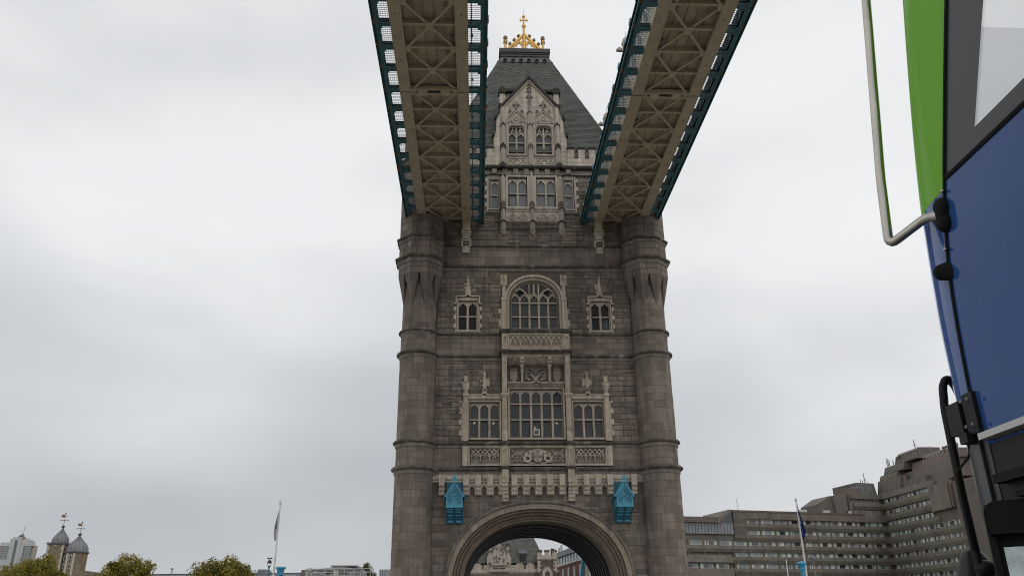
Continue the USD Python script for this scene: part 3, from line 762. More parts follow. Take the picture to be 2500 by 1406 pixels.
# second storey: three mullioned windows
W2L = window(*WIN2L, [14.62, 16.06, 16.85], 3, .16, 17.18, 'tower_pane', dark=((0, 1),), label='left three-light mullioned window above the carved band')
W2M = window(*WIN2M, [14.62, 16.06, 17.27, 17.85], 5, .16, 18.20, 'tower_pane', dark=((0, 1), (0, 2), (0, 3)), label='five-light mullioned window over the archway, a small square sign in its middle pane')
W2R = window(*WIN2R, [14.62, 16.06, 16.85], 3, .16, 17.18, 'tower_pane', dark=((0, 1),), label='right three-light mullioned window above the carved band')
for s, W in ((-1, W2L), (1, W2R)):
    a, b = sorted((s * 2.66, s * 5.2))
    m = MB().extr_x([(.03, 17.55), (-.1, 17.55), (-.14, 17.62), (-.14, 17.82), (.03, 17.86)], a, b); add('lintel', m, 'light_stone', W)
    ogee_hood(a, b, 17.86, -.2, .4, .09, parent=W)
    wall_finial((a + b) / 2, 17.95, W)
sg = MB().extr(sbox(-.22, 14.86, .22, 15.30).difference(sbox(-.15, 14.93, .15, 15.23)), .22, .26)
sgn = add('square_sign', sg, 'white_paint', W2M)
add('sign_face', MB().box(-.15, .15, .235, .258, 14.93, 15.23), 'casement', sgn)
add('sign_mark', MB().box(-.05, .05, .225, .234, 15.02, 15.14), 'grey_steel', sgn)
for W, pts in ((W2L, ((-4.70, 15.86), (-3.26, 15.84))), (W2M, ((1.55, 15.84), (-.12, 15.48)))):
    for x, z in pts:
        add('lit_lamp', MB().lathe([(.001, z - .1), (.09, z - .06), (.1, z), (.06, z + .07), (.001, z + .1)], (x, .5), 8), 'warm_lamp', W)
# irregular quoins beside the outer pilasters
def quoins(x, s, z0, z1, mt='light_stone', w=(.14, .34), y=-.07, parent=None, h=.42):
    z, k = z0, 0
    while z < z1 - .1:
        d = w[k % 2]; hh = min(h, z1 - z)
        a, b = sorted((x, x + s * d))
        add('quoin', MB().block(a + .006, b - .006, z + .006, z + hh - .006, y, .06, .012), mt, parent or WALL, tone=True)
        z += hh; k += 1
for s in (-1, 1): quoins(s * 5.52, s, 14.34, 17.4)
# recess above the middle window: shields, columns and leaf carving under the balcony
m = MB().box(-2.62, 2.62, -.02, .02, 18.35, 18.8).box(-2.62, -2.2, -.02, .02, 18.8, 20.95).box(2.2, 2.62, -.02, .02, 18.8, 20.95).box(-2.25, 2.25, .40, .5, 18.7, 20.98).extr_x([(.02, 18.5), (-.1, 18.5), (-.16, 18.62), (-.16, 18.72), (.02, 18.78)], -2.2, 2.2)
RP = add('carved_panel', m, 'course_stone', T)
ogee_hood(-2.2, 2.2, 18.82, -.2, .45, .1, parent=RP)
for s in (-1, 1):
    sh = Polygon([(s * 1.68 + x, z) for x, z in ((-.24, 19.85), (.24, 19.85), (.24, 19.4), (.16, 19.15), (0, 19.02), (-.16, 19.15), (-.24, 19.4))])
    m = MB().extr(sh, -.10, -.02)
    m.extr(sh.buffer(.05).difference(sh.buffer(-.01)), -.14, -.02)
    m.extr(unary_union([disc(s * 1.68 + .14 * k, 20.0 + .04 * (1 - abs(k)), .08) for k in (-1, 0, 1)]), -.12, -.02)
    add('shield', m.move((0, .42, 0)), 'light_stone', RP)
    x = s * 1.06
    m = MB().lathe([(.09, 18.85), (.09, 19.6), (.14, 19.68), (.10, 19.75), (.10, 20.0), (.17, 20.15), (.19, 20.3)], (x, -.2), 10).box(x - .17, x + .17, -.6, 0, 20.3, 20.5).box(x - .14, x + .14, -.78, 0, 20.5, 20.75)
    m.box(x - .05, x + .05, -.12, .42, 18.85, 20.3)
    add('column', m, 'light_stone', RP, smooth=40)
    x = s * 2.42                                            # flaring colonnettes at both ends
    m = MB().box(x - .19, x + .19, -.80, 0, 20.2, 20.86)
    m.hull([(x + a, y, z) for a in (-.19, .19) for y, z in ((0, 17.95), (-.24, 17.95), (-.34, 19.2), (-.8, 20.2), (0, 20.2))])
    for dx in (-.15, 0, .15): m.tube([(x + dx, -.26, 17.95), (x + dx, -.36, 19.1), (x + dx, -.58, 19.8), (x + dx, -.84, 20.3)], .045, 6)
    c = add('colonnette', m, 'light_stone', RP)
    k = MB(); cap_block(k, x, .42, 17.70, .34, .26); k.box(x - .26, x + .26, -.88, 0, 20.84, 20.94)
    add('capital', k, 'light_stone', c)
    ls = [line(bez((s * .1, 19.3), (s * .5, 20.0), (s * .8, 19.9), (s * .75, 19.25), 8), .06), line(bez((s * .12, 19.25), (s * .4, 19.7), (s * .7, 19.6), (s * .6, 19.2), 8), .06), disc(s * .5, 19.2, .11), line(bez((s * .3, 19.9), (s * .4, 20.1), (s * .1, 20.1), (0, 19.7), 6), .06), line([(s * .62, 19.2), (s * .8, 19.26)], .05), line(bez((s * .06, 19.1), (s * .1, 19.5), (s * .2, 19.6), (s * .3, 19.5), 6), .05)]
    add('leaf_carving', MB().extr(unary_union(ls), .24, .42), 'light_stone', RP)
for x in (-1.65, -.34, .34, 1.65):
    m = MB().lathe([(.001, 20.42), (.11, 20.46), (.13, 20.56), (.08, 20.66), (.001, 20.7)], (x, -.34), 8)
    add('boss', m, 'light_stone', RP, smooth=40)
add('cove', MB().extr_x([(.42, 20.3), (-.02, 20.35), (-.16, 20.42), (-.40, 20.62), (-.72, 20.76), (-.78, 20.9), (.42, 20.9)], -2.25, 2.25), 'light_stone', RP, smooth=40)

# balcony
m = MB().box(-2.60, 2.60, -.86, 0, 21.2, 22.55).box(-2.62, -2.18, -.92, 0, 21.2, 22.55).box(2.18, 2.62, -.92, 0, 21.2, 22.55)
B = add('balcony', m, 'light_stone', T)
m = MB()
for z0, z1, o in ((20.90, 21.0, .0), (21.0, 21.1, .08), (21.1, 21.21, .14), (22.53, 22.64, .04), (22.64, 22.74, .10), (22.74, 22.86, .14)):
    m.box(-2.66 - o, 2.66 + o, -.90 - o, 0, z0, z1)
    for s in (-1, 1): m.box(s * 2.42 - .26 - o, s * 2.42 + .26 + o, -.96 - o, 0, z0 + .003, z1 + .003)
add('cornice', m, 'sooty_stone', B)
gothic_panel(-1.98, 1.98, 21.32, 22.42, 5, -.86, 'light_stone', B, .06, .16)
add('panel_frame', MB().extr(sbox(-2.16, 21.22, 2.16, 22.52).difference(sbox(-2.02, 21.3, 2.02, 22.44)), -.97, -.86), 'light_stone', B)
for s in (-1, 1):
    x = s * 2.40
    add('niche', MB().extr(sbox(x - .2, 21.25, x + .2, 22.5).difference(unary_union([sbox(x - .10, 21.4, x + .10, 22.15), Polygon(pointed(x - .1, x + .1, 22.14))])), -1.0, -.92), 'light_stone', B)

# third storey: big traceried window and two small hooded ones
lights = [(-1.80, -1.20), (-1.06, -.46), (-.30, .30), (.46, 1.06), (1.20, 1.80)]
def eyes_of(region, ribs, lights_, z, zt, gap=.05):
    cut = region.difference(unary_union(ribs + [unary_union([trefoil(p, q, z, zt), sbox(p, z - 1, q, z + .02)]).buffer(gap) for p, q in lights_]))
    return [g.buffer(-.012).simplify(.008) for g in getattr(cut, 'geoms', [cut]) if g.area > .018 and g.geom_type == 'Polygon' and g.buffer(-.012).geom_type == 'Polygon']
rib3 = [LineString(pointed(p, q, 25.72, .72)).buffer(.055) for p, q in ((-1.84, -.44), (.44, 1.84))] + [sbox(x - .05, 25.4, x + .05, 27.4) for x in (-.38, 0, .38)]
rib3 += [LineString(pointed(p - .05, q + .05, 25.62, .8)).buffer(.04) for p, q in lights]
eyes = eyes_of(BW.buffer(-.05).intersection(sbox(-3, 25.8, 3, 28)), rib3, lights, 25.72, 26.22)
W3 = window(-1.82, 1.82, [23.27, 24.32, 25.50, 25.72], 5, .14, 26.22, 'tower_pane', outline=BW, lightlist=lights, extra=eyes, label='tall arched traceried window above the balcony')
m = MB()
for a, b, z in ((-1.84, -.44, 25.72), (.44, 1.84, 25.72)): m.extr(LineString(pointed(a, b, z, .72)).buffer(.045, cap_style=2).intersection(BW), .08, .14)
for x in (-.38, .38, 0): m.extr(sbox(x - .045, 25.5 if x else 26.3, x + .045, 27.05).intersection(BW), .07, .14)
m.extr(line(bez((-.38, 25.9), (-.3, 26.2), (-.05, 26.15), (0, 26.4), 6), .06), .08, .14).extr(line(bez((.38, 25.9), (.3, 26.2), (.05, 26.15), (0, 26.4), 6), .06), .08, .14)
add('tracery', m, 'light_stone', W3)
def arch_ring(a0, b0, a1, b1, z0, y0, y1, zlow, n=32, e=2.1):
    o = Polygon([(a0, zlow)] + superarch(a0, b0, z0, n, e) + [(-a0, zlow)]); i = Polygon([(a1, zlow - .1)] + superarch(a1, b1, z0, n, e) + [(-a1, zlow - .1)])
    return MB().extr(o.difference(i), y0, y1)
m = arch_ring(2.02, 1.92, 1.82, 1.70, 25.5, .02, .2, 23.25).merge(arch_ring(2.16, 2.08, 2.0, 1.9, 25.5, -.04, .1, 23.25))
add('surround', m, 'light_stone', W3)
add('hood', arch_ring(2.38, 2.32, 2.20, 2.12, 25.5, -.18, .05, 25.3), 'light_stone', W3)
for s in (-1, 1):
    x = s * 2.40
    m = MB().box(x - .2, x + .2, -.2, .03, 22.85, 25.6)
    m.hull([(x + a, y, z) for a in (-.22, .22) for y, z in ((-.24, 25.6), (-.24, 25.68), (-.1, 25.85), (0, 25.85), (0, 25.6))])
    m.box(x - .14, x + .14, -.15, .03, 25.8, 27.2).box(x - .26, x + .26, -.06, .03, 26.9, 27.85)
    for z, w in ((26.95, .2), (27.25, .16), (27.5, .2), (27.75, .1)): m.hull([(x + a, y, z + dz) for a, y, dz in ((-w, -.12, 0), (w, -.12, 0), (0, -.26, .02), (0, -.16, -.18), (-w * .6, -.05, .12), (w * .6, -.05, .12))])
    P = add('pilaster', m, 'light_stone', T)
    quoins(s * 2.6, s, 22.86, 24.9, w=(.1, .24), parent=WALL, h=.55)
    xa, xb = sorted((s * 4.57, s * 5.99))
    W = window(xa, xb, [23.12, 24.32, 25.05], 2, .14, 25.42, 'tower_pane', dark=((0, 0), (0, 1)), surround=.16, label=('small hooded two-light window left of the balcony window' if s < 0 else 'small hooded two-light window right of the balcony window'))
    c = (xa + xb) / 2
    add('lintel', MB().box(xa - .2, xb + .2, -.05, .03, 25.6, 25.85), 'light_stone', W)
    ogee_hood(xa - .22, xb + .22, 25.92, -.2, .35, .09, drop=.62, parent=W)
    m = MB().box(c - .24, c + .24, -.1, .03, 26.1, 26.45).box(c - .13, c + .13, -.2, .03, 26.25, 26.75).box(c - .2, c + .2, -.16, .03, 26.55, 26.65).box(c - .09, c + .09, -.15, .03, 26.7, 27.3).box(c - .13, c + .13, -.18, .03, 27.3, 27.4).box(c - .08, c + .08, -.14, .03, 27.4, 27.66).box(c - .3 if s < 0 else c - .34, c + .2, -.045, .03, 26.6, 27.05)
    add('finial', m, 'light_stone', W)
    for q in (-1, 1): quoins(c + q * .91, q, 22.92, 25.1, w=(.06, .2), parent=WALL, h=.36)
    add('sill', MB().box(c - 1.05, c + 1.05, -.08, .03, 22.88, 23.02), 'light_stone', W)

# ---- oriel: four windows between three buttress shafts, under the main cornice
m = MB()
for a, b in ((-2.2, -.2), (.2, 2.2)):
    m.extr(sbox(a, 33.7, b, 36.95).difference(sbox(a + .18, 33.9, b - .18, 36.75)), -.4, .02)
    m.box(a, b, -.42, .02, 32.45, 33.35)
    m.extr_x([(.02, 33.33), (-.42, 33.33), (-.5, 33.42), (-.46, 33.5), (-.56, 33.6), (-.58, 33.72), (-.42, 33.84), (.02, 33.84)], a, b)
OR = add('oriel', m, 'pale_stone', T)
m = MB()
for a, b in ((-2.45, 2.45),): m.extr_x([(.02, 31.95), (-.15, 31.95), (-.28, 32.05), (-.3, 32.18), (-.48, 32.3), (-.56, 32.42), (-.54, 32.52), (.02, 32.56)], a, b)
add('cornice', m, 'course_stone', OR, smooth=40)
for a, b in ((-2.02, -.38), (.38, 2.02)):
    u = (b - a) / 2; ls = []
    for k in range(2):
        c, z = a + u * (k + .5), 32.9
        ls += [line([(c - u / 2, z), (c, z + .34), (c + u / 2, z), (c, z - .34), (c - u / 2, z)], .06), line(arc(c, z, .17, 0, 360, 12), .05)] + [disc(c + .1 * dx, z + .1 * dz, .055, 3) for dx, dz in ((1, 0), (-1, 0), (0, 1), (0, -1))]
    add('tracery', MB().extr(unary_union(ls), -.5, -.42), 'pale_stone', OR)
for x in (-2.42, 0.0, 2.42):
    w = .2
    top = 36.95 if x else 37.35
    m = MB().hull([(x - w, -.42, 32.5), (x + w, -.42, 32.5), (x, -.72, 32.5), (x - w, -.42, 33.7), (x + w, -.42, 33.7), (x, -.72, 33.7), (x - w, 0, 32.5), (x + w, 0, 32.5), (x - w, 0, 33.7), (x + w, 0, 33.7)])
    m.hull([(x - w, -.4, 33.8), (x + w, -.4, 33.8), (x, -.66, 33.8), (x - w, -.4, 36.6), (x + w, -.4, 36.6), (x, -.64, 36.6), (x - w, 0, 33.8), (x + w, 0, 33.8), (x - w, 0, top), (x + w, 0, top), (x, -.4, top)])
    bt = add('buttress', m, 'pale_stone', OR)
    m = MB()
    for z0, o in ((33.66, .10), (33.95, .05), (34.15, .03), (32.42, .12)):
        m = MB().hull([(x - w - o, -.42 - o, z0), (x + w + o, -.42 - o, z0), (x, -.74 - o, z0 + .02), (x - w - o, 0, z0), (x + w + o, 0, z0), (x - w, -.42, z0 + .16), (x + w, -.42, z0 + .16), (x, -.7, z0 + .2), (x - w, 0, z0 + .16), (x + w, 0, z0 + .16)])
        add('weathering', m, 'course_stone', bt)
    m = MB().hull([(x - .24, 0, 32.4), (x + .24, 0, 32.4), (x - .24, -.4, 32.35), (x + .24, -.4, 32.35), (x, -.72, 32.35), (x - .2, -.3, 31.75), (x + .2, -.3, 31.75), (x, -.5, 31.75), (x - .2, 0, 31.6), (x + .2, 0, 31.6)])
    m.hull([(x - .2, -.28, 31.8), (x + .2, -.28, 31.8), (x, -.48, 31.8), (x, -.26, 31.42), (x - .16, -.1, 31.42), (x + .16, -.1, 31.42), (x - .2, 0, 31.8), (x + .2, 0, 31.8)]).box(x - .3, x + .3, -.04, .03, 31.35, 32.1)
    add('corbel', m, 'pale_stone', OR)
for i, (a, b) in enumerate(((-1.95, -.45), (.45, 1.95))):
    window(a, b, [33.9, 35.24, 36.05], 2, -.2, 36.5, 'oriel_pane', mt='pale_stone', dark=((0, 0),) if i == 0 else ((0, 1),), surround=0, label=('left' if i == 0 else 'right') + ' two-light window of the oriel below the cornice')
for s in (-1, 1):
    a, b = sorted((s * 2.83, s * 3.42))
    W = window(a, b, [33.88, 35.24, 36.05], 1, .12, 36.5, 'oriel_pane', mt='pale_stone', surround=.2, label=('leftmost' if s < 0 else 'rightmost') + ' single-light window beside the oriel')
    a, b = sorted((s * 2.6, s * 3.72))
    add('lintel', MB().extr(sbox(a, 33.6, b, 37.1).difference(sbox(min(s * 2.7, s * 3.55), 33.72, max(s * 2.7, s * 3.55), 36.78)), -.06, .05), 'pale_stone', W)
    quoins(s * 3.7, s, 33.62, 37.0, 'pale_stone', (.1, .3), -.06, WALL, .4)
    add('sill', MB().extr_x([(.02, 33.33), (-.1, 33.33), (-.2, 33.45), (-.2, 33.6), (.02, 33.7)], *sorted((s * 2.5, s * 4.05))), 'course_stone', W)
m = MB()
for z0, z1, p, x in ((36.95, 37.06, .46, 2.7), (37.05, 37.5, .22, 7.6)): m.box(-x, x, -p, .03, z0, z1)
for k in range(-8, 9):
    if k % 2: m.box(k * .45 - .2, k * .45 + .2, -.42, 0, 37.08, 37.5)
CO = add('cornice', m, 'course_stone', T)
m = MB().extr_x([(.05, 37.5), (-.4, 37.5), (-.52, 37.6), (-.55, 37.75), (-.42, 37.88), (.05, 38.0)], -7.7, 7.7)
for x in (-2.42, 2.42): m.hull([(x - .5, 0, 37.5), (x + .5, 0, 37.5), (x - .42, -.55, 37.52), (x + .42, -.55, 37.52), (x, -.92, 37.5), (x - .3, -.4, 38.0), (x + .3, -.4, 38.0), (x, -.75, 38.05), (x - .3, 0, 38.1), (x + .3, 0, 38.1)])
add('weathered_roll', m, 'black_crust', CO)

# ---- stone gable in front of the roof
GO = Polygon([(-3.18, 37.9), (3.18, 37.9), (3.18, 41.0), (3.0, 41.5), (2.92, 42.9), (2.62, 43.5), (2.58, 44.0), (2.3, 44.15), (0, 47.05), (-2.3, 44.15), (-2.58, 44.0), (-2.62, 43.5), (-2.92, 42.9), (-3.0, 41.5), (-3.18, 41.0)])
gh = []
GW = [(-1.88, -.50), (.50, 1.88)]
for a, b in GW:
    gh.append(unary_union([sbox(a, 39.25, b, 41.8), Point(a + .36, 41.8).buffer(.36), Point(b - .36, 41.8).buffer(.36), sbox(a + .36, 41.7, b - .36, 42.16)]))
G = add('gable', MB().extr(GO.difference(unary_union(gh)), .12, .55), 'pale_stone', T)
gb = MB().box(-2.9, 2.9, .9, 6, 37.9, 44.2)
gb.hull([(-2.5, .5, 44.0), (2.5, .5, 44.0), (0, .5, 46.8), (-2.5, 6.5, 44.0), (2.5, 6.5, 44.0), (0, 6.5, 46.8), (-2.5, .5, 43.5), (2.5, .5, 43.5), (2.5, 6, 43.5), (-2.5, 6, 43.5)])
add('dormer_body', gb, 'lead', T)
for s in (-1, 1):
    m = MB().beam((s * 2.52, .18, 44.0), (0, .18, 47.18), .62, .2, up=(0, 1, 0)) if False else MB()
    d = np.array([-s * 2.3, 0, 2.9]); d /= np.linalg.norm(d)
    nrm = np.array([s * d[2], 0, abs(d[0])])
    a, b = np.array([s * 2.5, 0, 43.98]), np.array([0, 0, 47.12])
    m.add([a + (0, -.12, 0), a + nrm * .2 + (0, -.12, 0), b + (0, -.12, 0), b + nrm * .0 + (0, -.12, .28)] + [a + (0, .6, 0), a + nrm * .2 + (0, .6, 0), b + (0, .6, 0), b + (0, .6, .28)], [[0, 1, 3], [0, 3, 2], [4, 7, 5], [4, 6, 7], [0, 4, 5], [0, 5, 1], [1, 5, 7], [1, 7, 3], [0, 2, 6], [0, 6, 4]])
    add('coping', m, 'black_crust', G)
    add('coping_moulding', MB().extr(line([(s * 2.36, 44.02), (0, 46.98)], .1), -.02, .14), 'pale_stone', G)
    # side turretlets with dark caps
    x = s * 2.42
    m = MB().box(min(s * 2.16, s * 2.66), max(s * 2.16, s * 2.66), .1, .6, 44.0, 45.75).box(*sorted((s * 1.2, s * 2.2)), .35, .6, 45.1, 45.7)
    P = add('pinnacle', m, 'pale_stone', G)
    m = MB().box(*sorted((s * 1.15, s * 2.74)), .0, .66, 45.75, 46.05).hull([(s * q, y, z) for q, y, z in ((2.02, -.04, 45.6), (2.78, -.04, 45.6), (2.4, -.06, 46.2), (2.02, .66, 45.6), (2.78, .66, 45.6), (2.4, .6, 46.2), (2.1, -.04, 46.0), (2.74, -.04, 46.0))])
    add('cap', m, 'black_crust', P)
    for z, q in ((44.1, 2.62), (42.95, 2.95), (41.1, 3.2)): add('kneeler', MB().box(*sorted((s * (q - .1), s * (q + .14))), .02, .5, z, z + .36), 'black_crust', G)
for x, s in ((-2.38, -1), (0, 0), (2.38, 1)):
    w = .18
    m = MB()
    def seg(z0, z1, d): m.hull([(x - w, .1, z0), (x + w, .1, z0), (x - w, .1 - d * .5, z0), (x + w, .1 - d * .5, z0), (x, .1 - d, z0), (x - w, .1, z1), (x + w, .1, z1), (x - w, .1 - d * .5, z1), (x + w, .1 - d * .5, z1), (x, .1 - d, z1)])
    seg(38.0, 39.9, .5); seg(39.9, 42.2, .36); seg(42.2, 44.0 if s else 43.5, .26)
    bt = add('buttress', m, 'pale_stone', G)
    m = MB()
    for z, d in ((39.72, .56), (40.0, .46), (42.1, .42)) + (((43.45, .32),) if not s else ()):
        o = .07
        m = MB().hull([(x - w - o, .1, z), (x + w + o, .1, z), (x - w - o, .1 - d * .5, z), (x + w + o, .1 - d * .5, z), (x, .1 - d - .04, z + .03), (x - w, .1, z + .2), (x + w, .1, z + .2), (x, .1 - d * .8, z + .3)])
        add('weathering', m, 'black_crust' if s else 'course_stone', bt)
for i, (a, b) in enumerate(GW):
    c = (a + b) / 2
    out = gh[i]
    LL = [(a + .02, a + .62), (b - .62, b - .02)]
    ribg = [sbox(q - .03, 41.85, q + .03, 42.3) for q in (a + .345, a + 1.035)] + [line(bez((q + s * .33, 41.2), (q + s * .28, 41.55), (q + s * .04, 41.5), (q, 41.95), 7), .075) for q in (a + .345, a + 1.035) for s in (-1, 1)] + [sbox(c - .05, 41, c + .05, 42.2)]
    eyes = eyes_of(out.buffer(-.04).intersection(sbox(a, 41.15, b, 42.2)), ribg, LL, 41.02, 41.5, .045)
    W = window(a, b, [39.27, 40.55, 41.02], 2, .3, 41.5, 'gable_pane', mt='pale_stone', outline=out, extra=eyes, dark=((0, 0), (0, 1)), label=('left' if i == 0 else 'right') + ' two-light traceried window in the stone gable')
    m = MB()
    for k in (0, 1):
        q = a + .345 + k * .69
        for s in (-1, 1): m.extr(line(bez((q + s * .31, 41.2), (q + s * .28, 41.55), (q + s * .04, 41.5), (q, 41.95), 7), .05).intersection(out), .23, .3)
        m.extr(line([(q, 41.9), (q, 42.15)], .05).intersection(out), .23, .3)
    add('tracery', m, 'pale_stone', W)
    m = MB().extr(out.buffer(.14).difference(out.buffer(.04)).difference(sbox(-5, 38, 5, 39.27)), .03, .14).extr(out.buffer(.3).difference(out.buffer(.2)).difference(sbox(-5, 38, 5, 39.27)), .06, .14)
    add('surround', m, 'pale_stone', W)
    add('sill', MB().extr_x([(.2, 39.05), (.0, 39.05), (-.06, 39.12), (-.04, 39.22), (.3, 39.28)], a - .16, b + .16), 'pale_stone', W)
    ls = [line(arc(c, 38.45, .28, 0, 180, 8), .05)] + [disc(c + .17 * q, 38.36, .07, 3) for q in (-1, 1)]
    for q in (-1, 1): ls += [LineString(pointed(c + q * .55 - .2, c + q * .55 + .2, 38.4, .75)).buffer(.025), disc(c + q * .55 - .08, 38.4, .05, 3), disc(c + q * .55 + .08, 38.4, .05, 3)]
    ls += [line([(c - .72, 38.85), (c + .72, 38.85)], .05)]
    add('carved_panel', MB().extr(unary_union(ls), .04, .13), 'pale_stone', W)
    # ogee arch with carved tympanum and a cross finial
    ls = [line(bez((c + s * .95, 42.42), (c + s * .98, 43.25), (c + s * .34, 43.42), (c, 43.98), 12), .10) for s in (-1, 1)] + [line(bez((c + s * .80, 42.45), (c + s * .82, 43.08), (c + s * .3, 43.24), (c, 43.66), 12), .055) for s in (-1, 1)]
    ls += [line(arc(c, 42.95, .24, 0, 360, 12), .05), line([(c - .8, 42.45), (c + .8, 42.45)], .05)]
    ls += [disc(c + .13 * dx, 42.95 + .13 * dz, .07, 3) for dx, dz in ((1, 0), (-1, 0), (0, 1), (0, -1))] + [disc(c + dx, 42.62 + .04 * (k % 2), .07, 3) for k, dx in enumerate((-.62, -.48, -.32, .32, .48, .62))] + [line(arc(c + q * .45, 42.6, .17, 20, 160, 6), .04) for q in (-1, 1)]
    og = add('ogee_arch', MB().extr(unary_union(ls), .02, .13), 'pale_stone', G)
    m = MB()
    for q, z in ((-.52, 43.62), (.52, 43.62)):
        m.hull([(c + q + x, y, z + dz) for x, y, dz in ((-.14, .1, -.15), (.14, .1, -.15), (0, -.12, 0), (-.12, .1, .18), (.12, .1, .18), (0, -.1, .14))])
    m.extr(unary_union([sbox(c - .06, 43.9, c + .06, 44.75), sbox(c - .26, 44.3, c + .26, 44.42), disc(c - .24, 44.33, .09), disc(c + .24, 44.33, .09), disc(c, 44.62, .1)]), -.06, .13)
    m.hull([(c - .13, .1, 44.0), (c + .13, .1, 44.0), (c, -.06, 44.02), (c, -.02, 44.2), (c - .05, .1, 44.2), (c + .05, .1, 44.2)])
    add('cross_finial', m, 'course_stone', og)
m = MB().extr(unary_union([sbox(-.06, 43.7, .06, 46.0), sbox(-.24, 45.15, .24, 45.27), disc(-.22, 45.2, .09), disc(.22, 45.2, .09), disc(0, 45.4, .11), disc(-.12, 45.85, .1), disc(.12, 45.85, .1), disc(0, 45.98, .09), disc(0, 44.8, .12), disc(0, 44.5, .1), line([(-.2, 46.05), (0, 46.2), (.2, 46.05)], .05), line([(-.2, 46.3), (0, 46.62), (.2, 46.3)], .05)]), -.04, .13)
add('cross_finial', m, 'course_stone', G)

# dressed facing blocks of the gable
gp_ = []
def gable_blocks(z0, z1, spans):
    z = z0
    while z < z1 - .1:
        h = min(.5, z1 - z)
        for a, b in spans(z, z + h):
            x = a
            while x < b - .05:
                w = rng.uniform(.5, .95)
                if b - (x + w) < .3: w = b - x
                gp_.append(MB().block(x + .01, x + w - .01, z + .01, z + h - .01, .105 - rng.uniform(0, .008), .2, .008)); x += w
        z += h
gable_blocks(38.05, 40.9, lambda a, b: [(-3.16, -2.62), (2.62, 3.16)])
gable_blocks(41.5, 42.85, lambda a, b: [(-2.90, -2.62), (2.62, 2.90)])
gable_blocks(44.15, 46.4, lambda a, b: [(-(2.1 - (b - 44.15) * .793), -.14), (.14, 2.1 - (b - 44.15) * .793)])
for q_ in gp_: add('gable_block', q_, 'pale_stone', G, tone=True)
# ---- parapets with merlons either side of the gable
for s in (-1, 1):
    m = MB().box(*sorted((s * 3.15, s * 7.6)), -.02, .4, 37.95, 39.3)
    PA = add('parapet', m, 'pale_stone', T)
    for zz_ in (37.97, 38.43, 38.88):
        x_ = 3.2
        while x_ < 7.4:
            w_ = rng.uniform(.7, 1.2); a, b = sorted((s * x_, s * min(7.55, x_ + w_)))
            add('parapet_block', MB().block(a + .01, b - .01, zz_ + .01, zz_ + .42, -.035 - rng.uniform(0, .008), .1, .008), 'pale_stone', PA, tone=True); x_ += w_
    for k in range(5):
        x0 = 3.2 + k * .92 if k else 3.2
        a, b = sorted((s * x0, s * (x0 + .60)))
        mm = add('merlon', MB().box(a, b, -.02, .4, 39.3, 39.78), 'pale_stone', PA)
        add('cap', MB().extr_x([(.45, 39.78), (-.1, 39.78), (-.14, 39.86), (-.05, 39.98), (.45, 40.02)], a - .05, b + .05), 'black_crust', mm)
        if k: add('shaft', MB().box((a + b) / 2 - s * .46 - .15, (a + b) / 2 - s * .46 + .15, -.12, .02, 38.85, 39.36), 'sooty_stone', PA)
        add('crenel_sill', MB().box((a + b) / 2 + s * .46 - .18, (a + b) / 2 + s * .46 + .18, -.1, .42, 39.3, 39.42), 'black_crust', PA)
m = MB()
for x in (-8.9, 8.9): m.box(x - .25, x + .25, 0, 12, 39.3, 39.9)
m.box(-9, 9, 11.6, 12, 39, 39.9)
add('parapet', m, 'pale_stone', T)

# ---- slate roof, lead cap and gilded crest
RB, RT = (7.75, 0.15, 39.5), (2.42, 5.0, 53.35)
def roof_slates(c0, c1, t0, t1, n):
    """Courses of slates over the trapezium c0-c1 (eaves) to t0-t1 (top)."""
    c0, c1, t0, t1 = map(np.array, (c0, c1, t0, t1))
    nrm = np.cross(c1 - c0, t0 - c0); nrm /= np.linalg.norm(nrm)
    m = MB()
    for i in range(n):
        f0, f1 = i / n, (i + 1.25) / n
        L0, R0, L1, R1 = (p * (1 - f) + q * f for p, q, f in ((c0, t0, f0), (c1, t1, f0), (c0, t0, min(f1, 1)), (c1, t1, min(f1, 1))))
        w = np.linalg.norm(R0 - L0); k = max(2, int(w / .42)); off = rng.random()
        us = [0] + [min(1, max(0, (j + off + rng.uniform(-.06, .06)) / k)) for j in range(k)] + [1]
        for a, b in zip(us, us[1:]):
            if (b - a) * w < .05: continue
            g = .006 / w; th = rng.uniform(.035, .06)
            P = [L0 + (R0 - L0) * (a + g), L0 + (R0 - L0) * (b - g), L1 + (R1 - L1) * (b - g), L1 + (R1 - L1) * (a + g)]
            v = [P[0] + nrm * th, P[1] + nrm * th, P[2] + nrm * .004, P[3] + nrm * .004, P[0] - nrm * .01, P[1] - nrm * .01]
            m.add(v, [[0, 1, 2], [0, 2, 3], [4, 5, 1], [4, 1, 0]])
    return m
core = MB().hull([(s * RB[0], y, RB[2]) for s in (-1, 1) for y in (RB[1], 12 - RB[1])] + [(s * RT[0], y, RT[2]) for s in (-1, 1) for y in (RT[1], 12 - RT[1])])
ROOF = add('roof', core, 'lead', T)
q = lambda P, sx, sy: (sx * P[0], P[1] if sy < 0 else 12 - P[1], P[2])
sl = roof_slates(q(RB, -1, -1), q(RB, 1, -1), q(RT, -1, -1), q(RT, 1, -1), 84)
sl.merge(roof_slates(q(RB, 1, -1), q(RB, 1, 1), q(RT, 1, -1), q(RT, 1, 1), 60)).merge(roof_slates(q(RB, -1, 1), q(RB, -1, -1), q(RT, -1, 1), q(RT, -1, -1), 60))
add('slates', sl, 'slate', ROOF, tone=True, kind='stuff')
m = MB().hull([(s * 2.75, y, 52.6) for s in (-1, 1) for y in (4.65, 7.35)] + [(s * 2.34, y, 53.4) for s in (-1, 1) for y in (4.98, 7.02)])
cb = add('lead_skirt', m, 'lead', ROOF)
